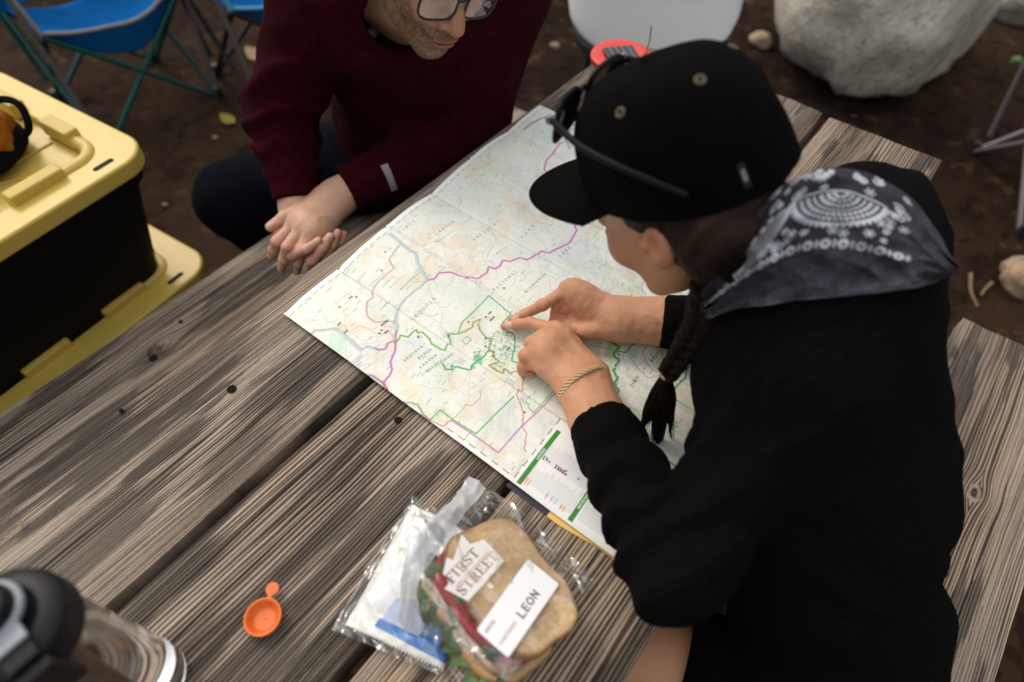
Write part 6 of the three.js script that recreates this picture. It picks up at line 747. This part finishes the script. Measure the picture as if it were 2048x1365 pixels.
{ // the other bag with its packet
  const Q = [[-0.2249, 0.765, -0.0172], [-0.262, 0.765, -0.1537], [-0.1721, 0.765, -0.1718], [-0.1183, 0.765, -0.0493]], top = (u, v) => 0.757 + 0.019 * Math.pow(Math.sin(Math.PI * clamp(u * 0.92 + 0.04)), 0.6) * Math.pow(Math.sin(Math.PI * clamp(v)), 0.45) + 0.0018 * n2(u * 9, v * 6) + 0.001 * n2(u * 26, v * 19);
  const cv = document.createElement('canvas'); cv.width = 512; cv.height = 400; const x = cv.getContext('2d'); x.fillStyle = '#f0eee9'; x.fillRect(0, 0, 512, 400); x.fillStyle = '#f6f3ea'; x.fillRect(0, 0, 60, 400); x.fillStyle = '#2f7fd0'; x.beginPath(); x.moveTo(34, 110); x.lineTo(150, 150); x.lineTo(215, 400); x.lineTo(22, 400); x.closePath(); x.fill(); x.fillStyle = '#5b9fe0'; x.fillRect(30, 230, 110, 18); x.fillRect(38, 300, 90, 10); x.fillStyle = 'rgba(120,170,225,0.8)'; x.fillRect(330, 210, 40, 150); x.fillStyle = '#5a3f9a'; x.fillRect(120, 0, 60, 7); x.fillRect(250, 0, 70, 6); x.fillStyle = 'rgba(150,185,120,0.6)'; x.fillRect(300, 60, 26, 40); x.fillStyle = '#7a776f'; for (let k = 0; k < 9; k++) x.fillRect(470, 40 + k * 10, 22, 6); x.fillStyle = '#b9b6ae'; for (let k = 0; k < 16; k++) x.fillRect(380 + (k % 2) * 3, 40 + k * 9, 50, 3);
  const pt = new THREE.CanvasTexture(cv); pt.colorSpace = THREE.SRGBColorSpace; const c = bil(Q, 0.5, 0.5);
  const pk = thing('snack_packet', 'white and blue crimped snack packet inside the clear bag left of the sandwich', 'packet', [c[0], 0.752, c[2]]), pm = new THREE.MeshPhysicalMaterial({ map: pt, roughness: 0.38, clearcoat: 0.2 });
  wpart('pouch', flipV(surf(70, 60, (u, v) => { const p = bil(Q, u, v); const z = (u < 0.03 || u > 0.97) ? 0.0012 * Math.sin(v * 190) : 0; return [p[0] + z, top(u, v), p[2] + z]; }, 0.0006)), pm, pk);
  const b = thing('zip_bag', 'clear zip bag with a white label lying under the sandwich bag around the packet', 'plastic bag', [c[0], 0.752, c[2]]);
  const F = [[-0.2314, 0.757, -0.0026], [-0.2706, 0.757, -0.1644], [-0.1616, 0.757, -0.1788], [-0.0939, 0.757, -0.0514]];
  const inv = (x, z) => { let u = 0.5, v = 0.5; for (let k = 0; k < 6; k++) { const p = bil(Q, u, v), e = 0.001, pu = bil(Q, u + e, v), pv = bil(Q, u, v + e), a = (pu[0] - p[0]) / e, b2 = (pv[0] - p[0]) / e, c2 = (pu[2] - p[2]) / e, d = (pv[2] - p[2]) / e, D = a * d - b2 * c2, rx = x - p[0], rz = z - p[2]; u += (rx * d - rz * b2) / D; v += (rz * a - rx * c2) / D; } return [u, v]; };
  const H = (x, z) => { const [u, v] = inv(x, z), o = Math.max(-u, u - 1, -v, v - 1, 0); return o > 0 ? mix(0.759, 0.755, sst(0, 0.1, o)) : top(u, v) + 0.0016; };
  wpart('film', surf(100, 90, (u, v) => { const p = bil(F, u, v), q = [p[0] + 0.003 * n2(v * 9, u * 2), p[2] + 0.003 * n2(u * 9 + 4, v * 2)]; const o = Math.max(0.08 - u, v - 0.86, 0) * 10; return [q[0], Math.max(0.7532, H(q[0], q[1]) + 0.0016 * (1 - 2 * Math.abs(n2(u * 12 + v * 5, v * 11))) + clamp(o) * (0.006 * n2(u * 24, v * 22) + 0.003)), q[1]]; }), film, b);
  const lv = document.createElement('canvas'); lv.width = 256; lv.height = 160; const y = lv.getContext('2d'); y.fillStyle = 'rgba(240,242,245,0.68)'; y.beginPath(); y.roundRect(3, 3, 250, 154, 10); y.fill(); y.strokeStyle = 'rgba(70,70,80,0.9)'; y.lineWidth = 4; y.lineCap = 'round'; for (const P of [[[128, 128], [128, 100], [150, 126], [150, 98]]]) { y.beginPath(); P.forEach((p, k) => k ? y.lineTo(...p) : y.moveTo(...p)); y.stroke(); } y.beginPath(); y.ellipse(174, 111, 11, 14, 0, 0, 7); y.stroke();
  const q = [[-0.2101, 0.775, -0.039], [-0.2352, 0.775, -0.1278], [-0.1759, 0.775, -0.1419], [-0.1528, 0.775, -0.0544]]; wpart('name_label', flipV(surf(30, 24, onBag(q, 0.0022, H))), inked(lv, 0.5), b, 'white label panel of the lower bag with handwriting');
}
// ------------------------------------------------------------ orange cap, twig, water bottle
{
  const p = [-0.2955, 0.7525, 0.031], t = thing('orange_cap', 'small orange plastic cap with a round pull tab lying open on the table', 'bottle cap', p), m = mat([0.74, 0.155, 0.022], 0.38), r = 0.0192;
  part('cup', new THREE.LatheGeometry([[0, 0.0012], [r * 0.55, 0.0012], [r * 0.6, 0.002], [r * 0.68, 0.0045], [r * 0.74, 0.0048], [r * 0.82, 0.0085], [r * 0.9, 0.0095], [r * 0.98, 0.0098], [r, 0.0090], [r * 0.97, 0.004], [r * 0.85, 0.0], [0, 0.0]].map((q) => new THREE.Vector2(...q)), 64), m, t);
  const tip = sub([-0.3083, 0.76, 0.0104], p), d = nrm([tip[0], 0, tip[2]]), tab = new THREE.CylinderGeometry(0.0068, 0.0068, 0.0022, 28); tab.translate(d[0] * (r + 0.0092), 0.0078, d[2] * (r + 0.0092)); const nk = new RoundedBoxGeometry(0.010, 0.0020, 0.0055, 2, 0.0008); nk.rotateY(Math.atan2(-d[2], d[0])); nk.translate(d[0] * (r + 0.002), 0.0082, d[2] * (r + 0.002)); part('pull_tab', tab, m, t); part('tab_neck', nk, m, t);
  const dot1 = new THREE.CylinderGeometry(0.0007, 0.0007, 0.0004, 8); dot1.translate(0.001, 0.0014, -0.0005); part('mould_mark', dot1, mat([0.1, 0.03, 0.02]), t);
  const w = [-0.5925, 0.7535, 0.1374], tw = thing('twig', 'tiny curled tan twig lying on the table at the left edge', 'twig', w, 0, 'twigs on the dirt'); delete tw.userData.group; wpart('stem', taperTube([[-0.5935, 0.753, 0.1418], [-0.5905, 0.755, 0.1381], [-0.5936, 0.754, 0.1349], [-0.5945, 0.753, 0.1328]], 0.0016, 0.0010, 12, 6), mat([0.36, 0.24, 0.11], 0.7), tw);
}
{
  const p = [-0.3385, 0.7505, 0.1381], t = thing('water_bottle', 'clear plastic water bottle with black flip lid standing at the near left table corner', 'water bottle', p), R = 0.0365, Hh = 0.205;
  const clear = mat([0.96, 0.955, 0.94], 0.04, { transmission: 1, thickness: 0.02, ior: 1.36 }), blk = mat([0.006, 0.006, 0.008], 0.5, { specularIntensity: 0.6 }), grey = mat([0.33, 0.36, 0.40], 0.45);
  part('bottle_body', new THREE.LatheGeometry([[0, 0.006], [R * 0.6, 0.004], [R * 0.86, 0.0005], [R * 0.97, 0.004], [R, 0.014], [R, 0.10], [R * 0.975, 0.118], [R, 0.136], [R, Hh - 0.03], [R * 0.93, Hh - 0.012], [R * 0.86, Hh], [0, Hh]].map((q) => new THREE.Vector2(...q)), 96), clear, t);
  const lid = part('lid', new THREE.LatheGeometry([[0, Hh - 0.006], [R * 1.08, Hh - 0.006], [R * 1.13, Hh], [R * 1.13, Hh + 0.018], [R * 1.06, Hh + 0.026], [R * 0.72, Hh + 0.030], [R * 0.68, Hh + 0.027], [R * 0.52, Hh + 0.027], [0, Hh + 0.027]].map((q) => new THREE.Vector2(...q)), 96), blk, t);
  const ox = -0.006; const sp = new THREE.LatheGeometry([[0, Hh + 0.02], [0.019, Hh + 0.02], [0.0195, Hh + 0.046], [0.018, Hh + 0.050], [0.013, Hh + 0.051], [0.012, Hh + 0.049], [0.0075, Hh + 0.0485], [0, Hh + 0.0485]].map((q) => new THREE.Vector2(...q)), 64); sp.translate(ox, 0, 0.0); part('spout_cover', sp, blk, lid);
  const bt = new THREE.SphereGeometry(0.006, 20, 12); bt.scale(1, 0.4, 1); bt.translate(ox, Hh + 0.0495, 0); part('lid_button', bt, mat([0.62, 0.64, 0.66], 0.3), lid);
  const rg = new THREE.TorusGeometry(0.0208, 0.0028, 10, 56); rg.rotateX(Math.PI / 2); rg.scale(1, 1.4, 1); rg.translate(ox, Hh + 0.036, 0); part('carry_ring', rg, grey, lid);
  const tb = new RoundedBoxGeometry(0.014, 0.004, 0.024, 3, 0.0015); tb.translate(0.0215, Hh + 0.036, 0); part('ring_tab', tb, grey, lid);
  const la = new RoundedBoxGeometry(0.010, 0.052, 0.024, 4, 0.0025); la.rotateZ(-0.10); la.translate(R * 1.13 + 0.004, Hh + 0.002, 0); part('latch', la, blk, lid); const lt = new RoundedBoxGeometry(0.018, 0.006, 0.022, 3, 0.002); lt.translate(R * 0.92, Hh + 0.031, 0); part('latch_hinge', lt, blk, lid);
  const st = bar([0.016, 0.012, 0.006], [0.010, Hh - 0.02, -0.004], 0.0045, 16); part('straw', st, mat([0.14, 0.085, 0.05], 0.5), t);
}
renderer.render(scene, camera);
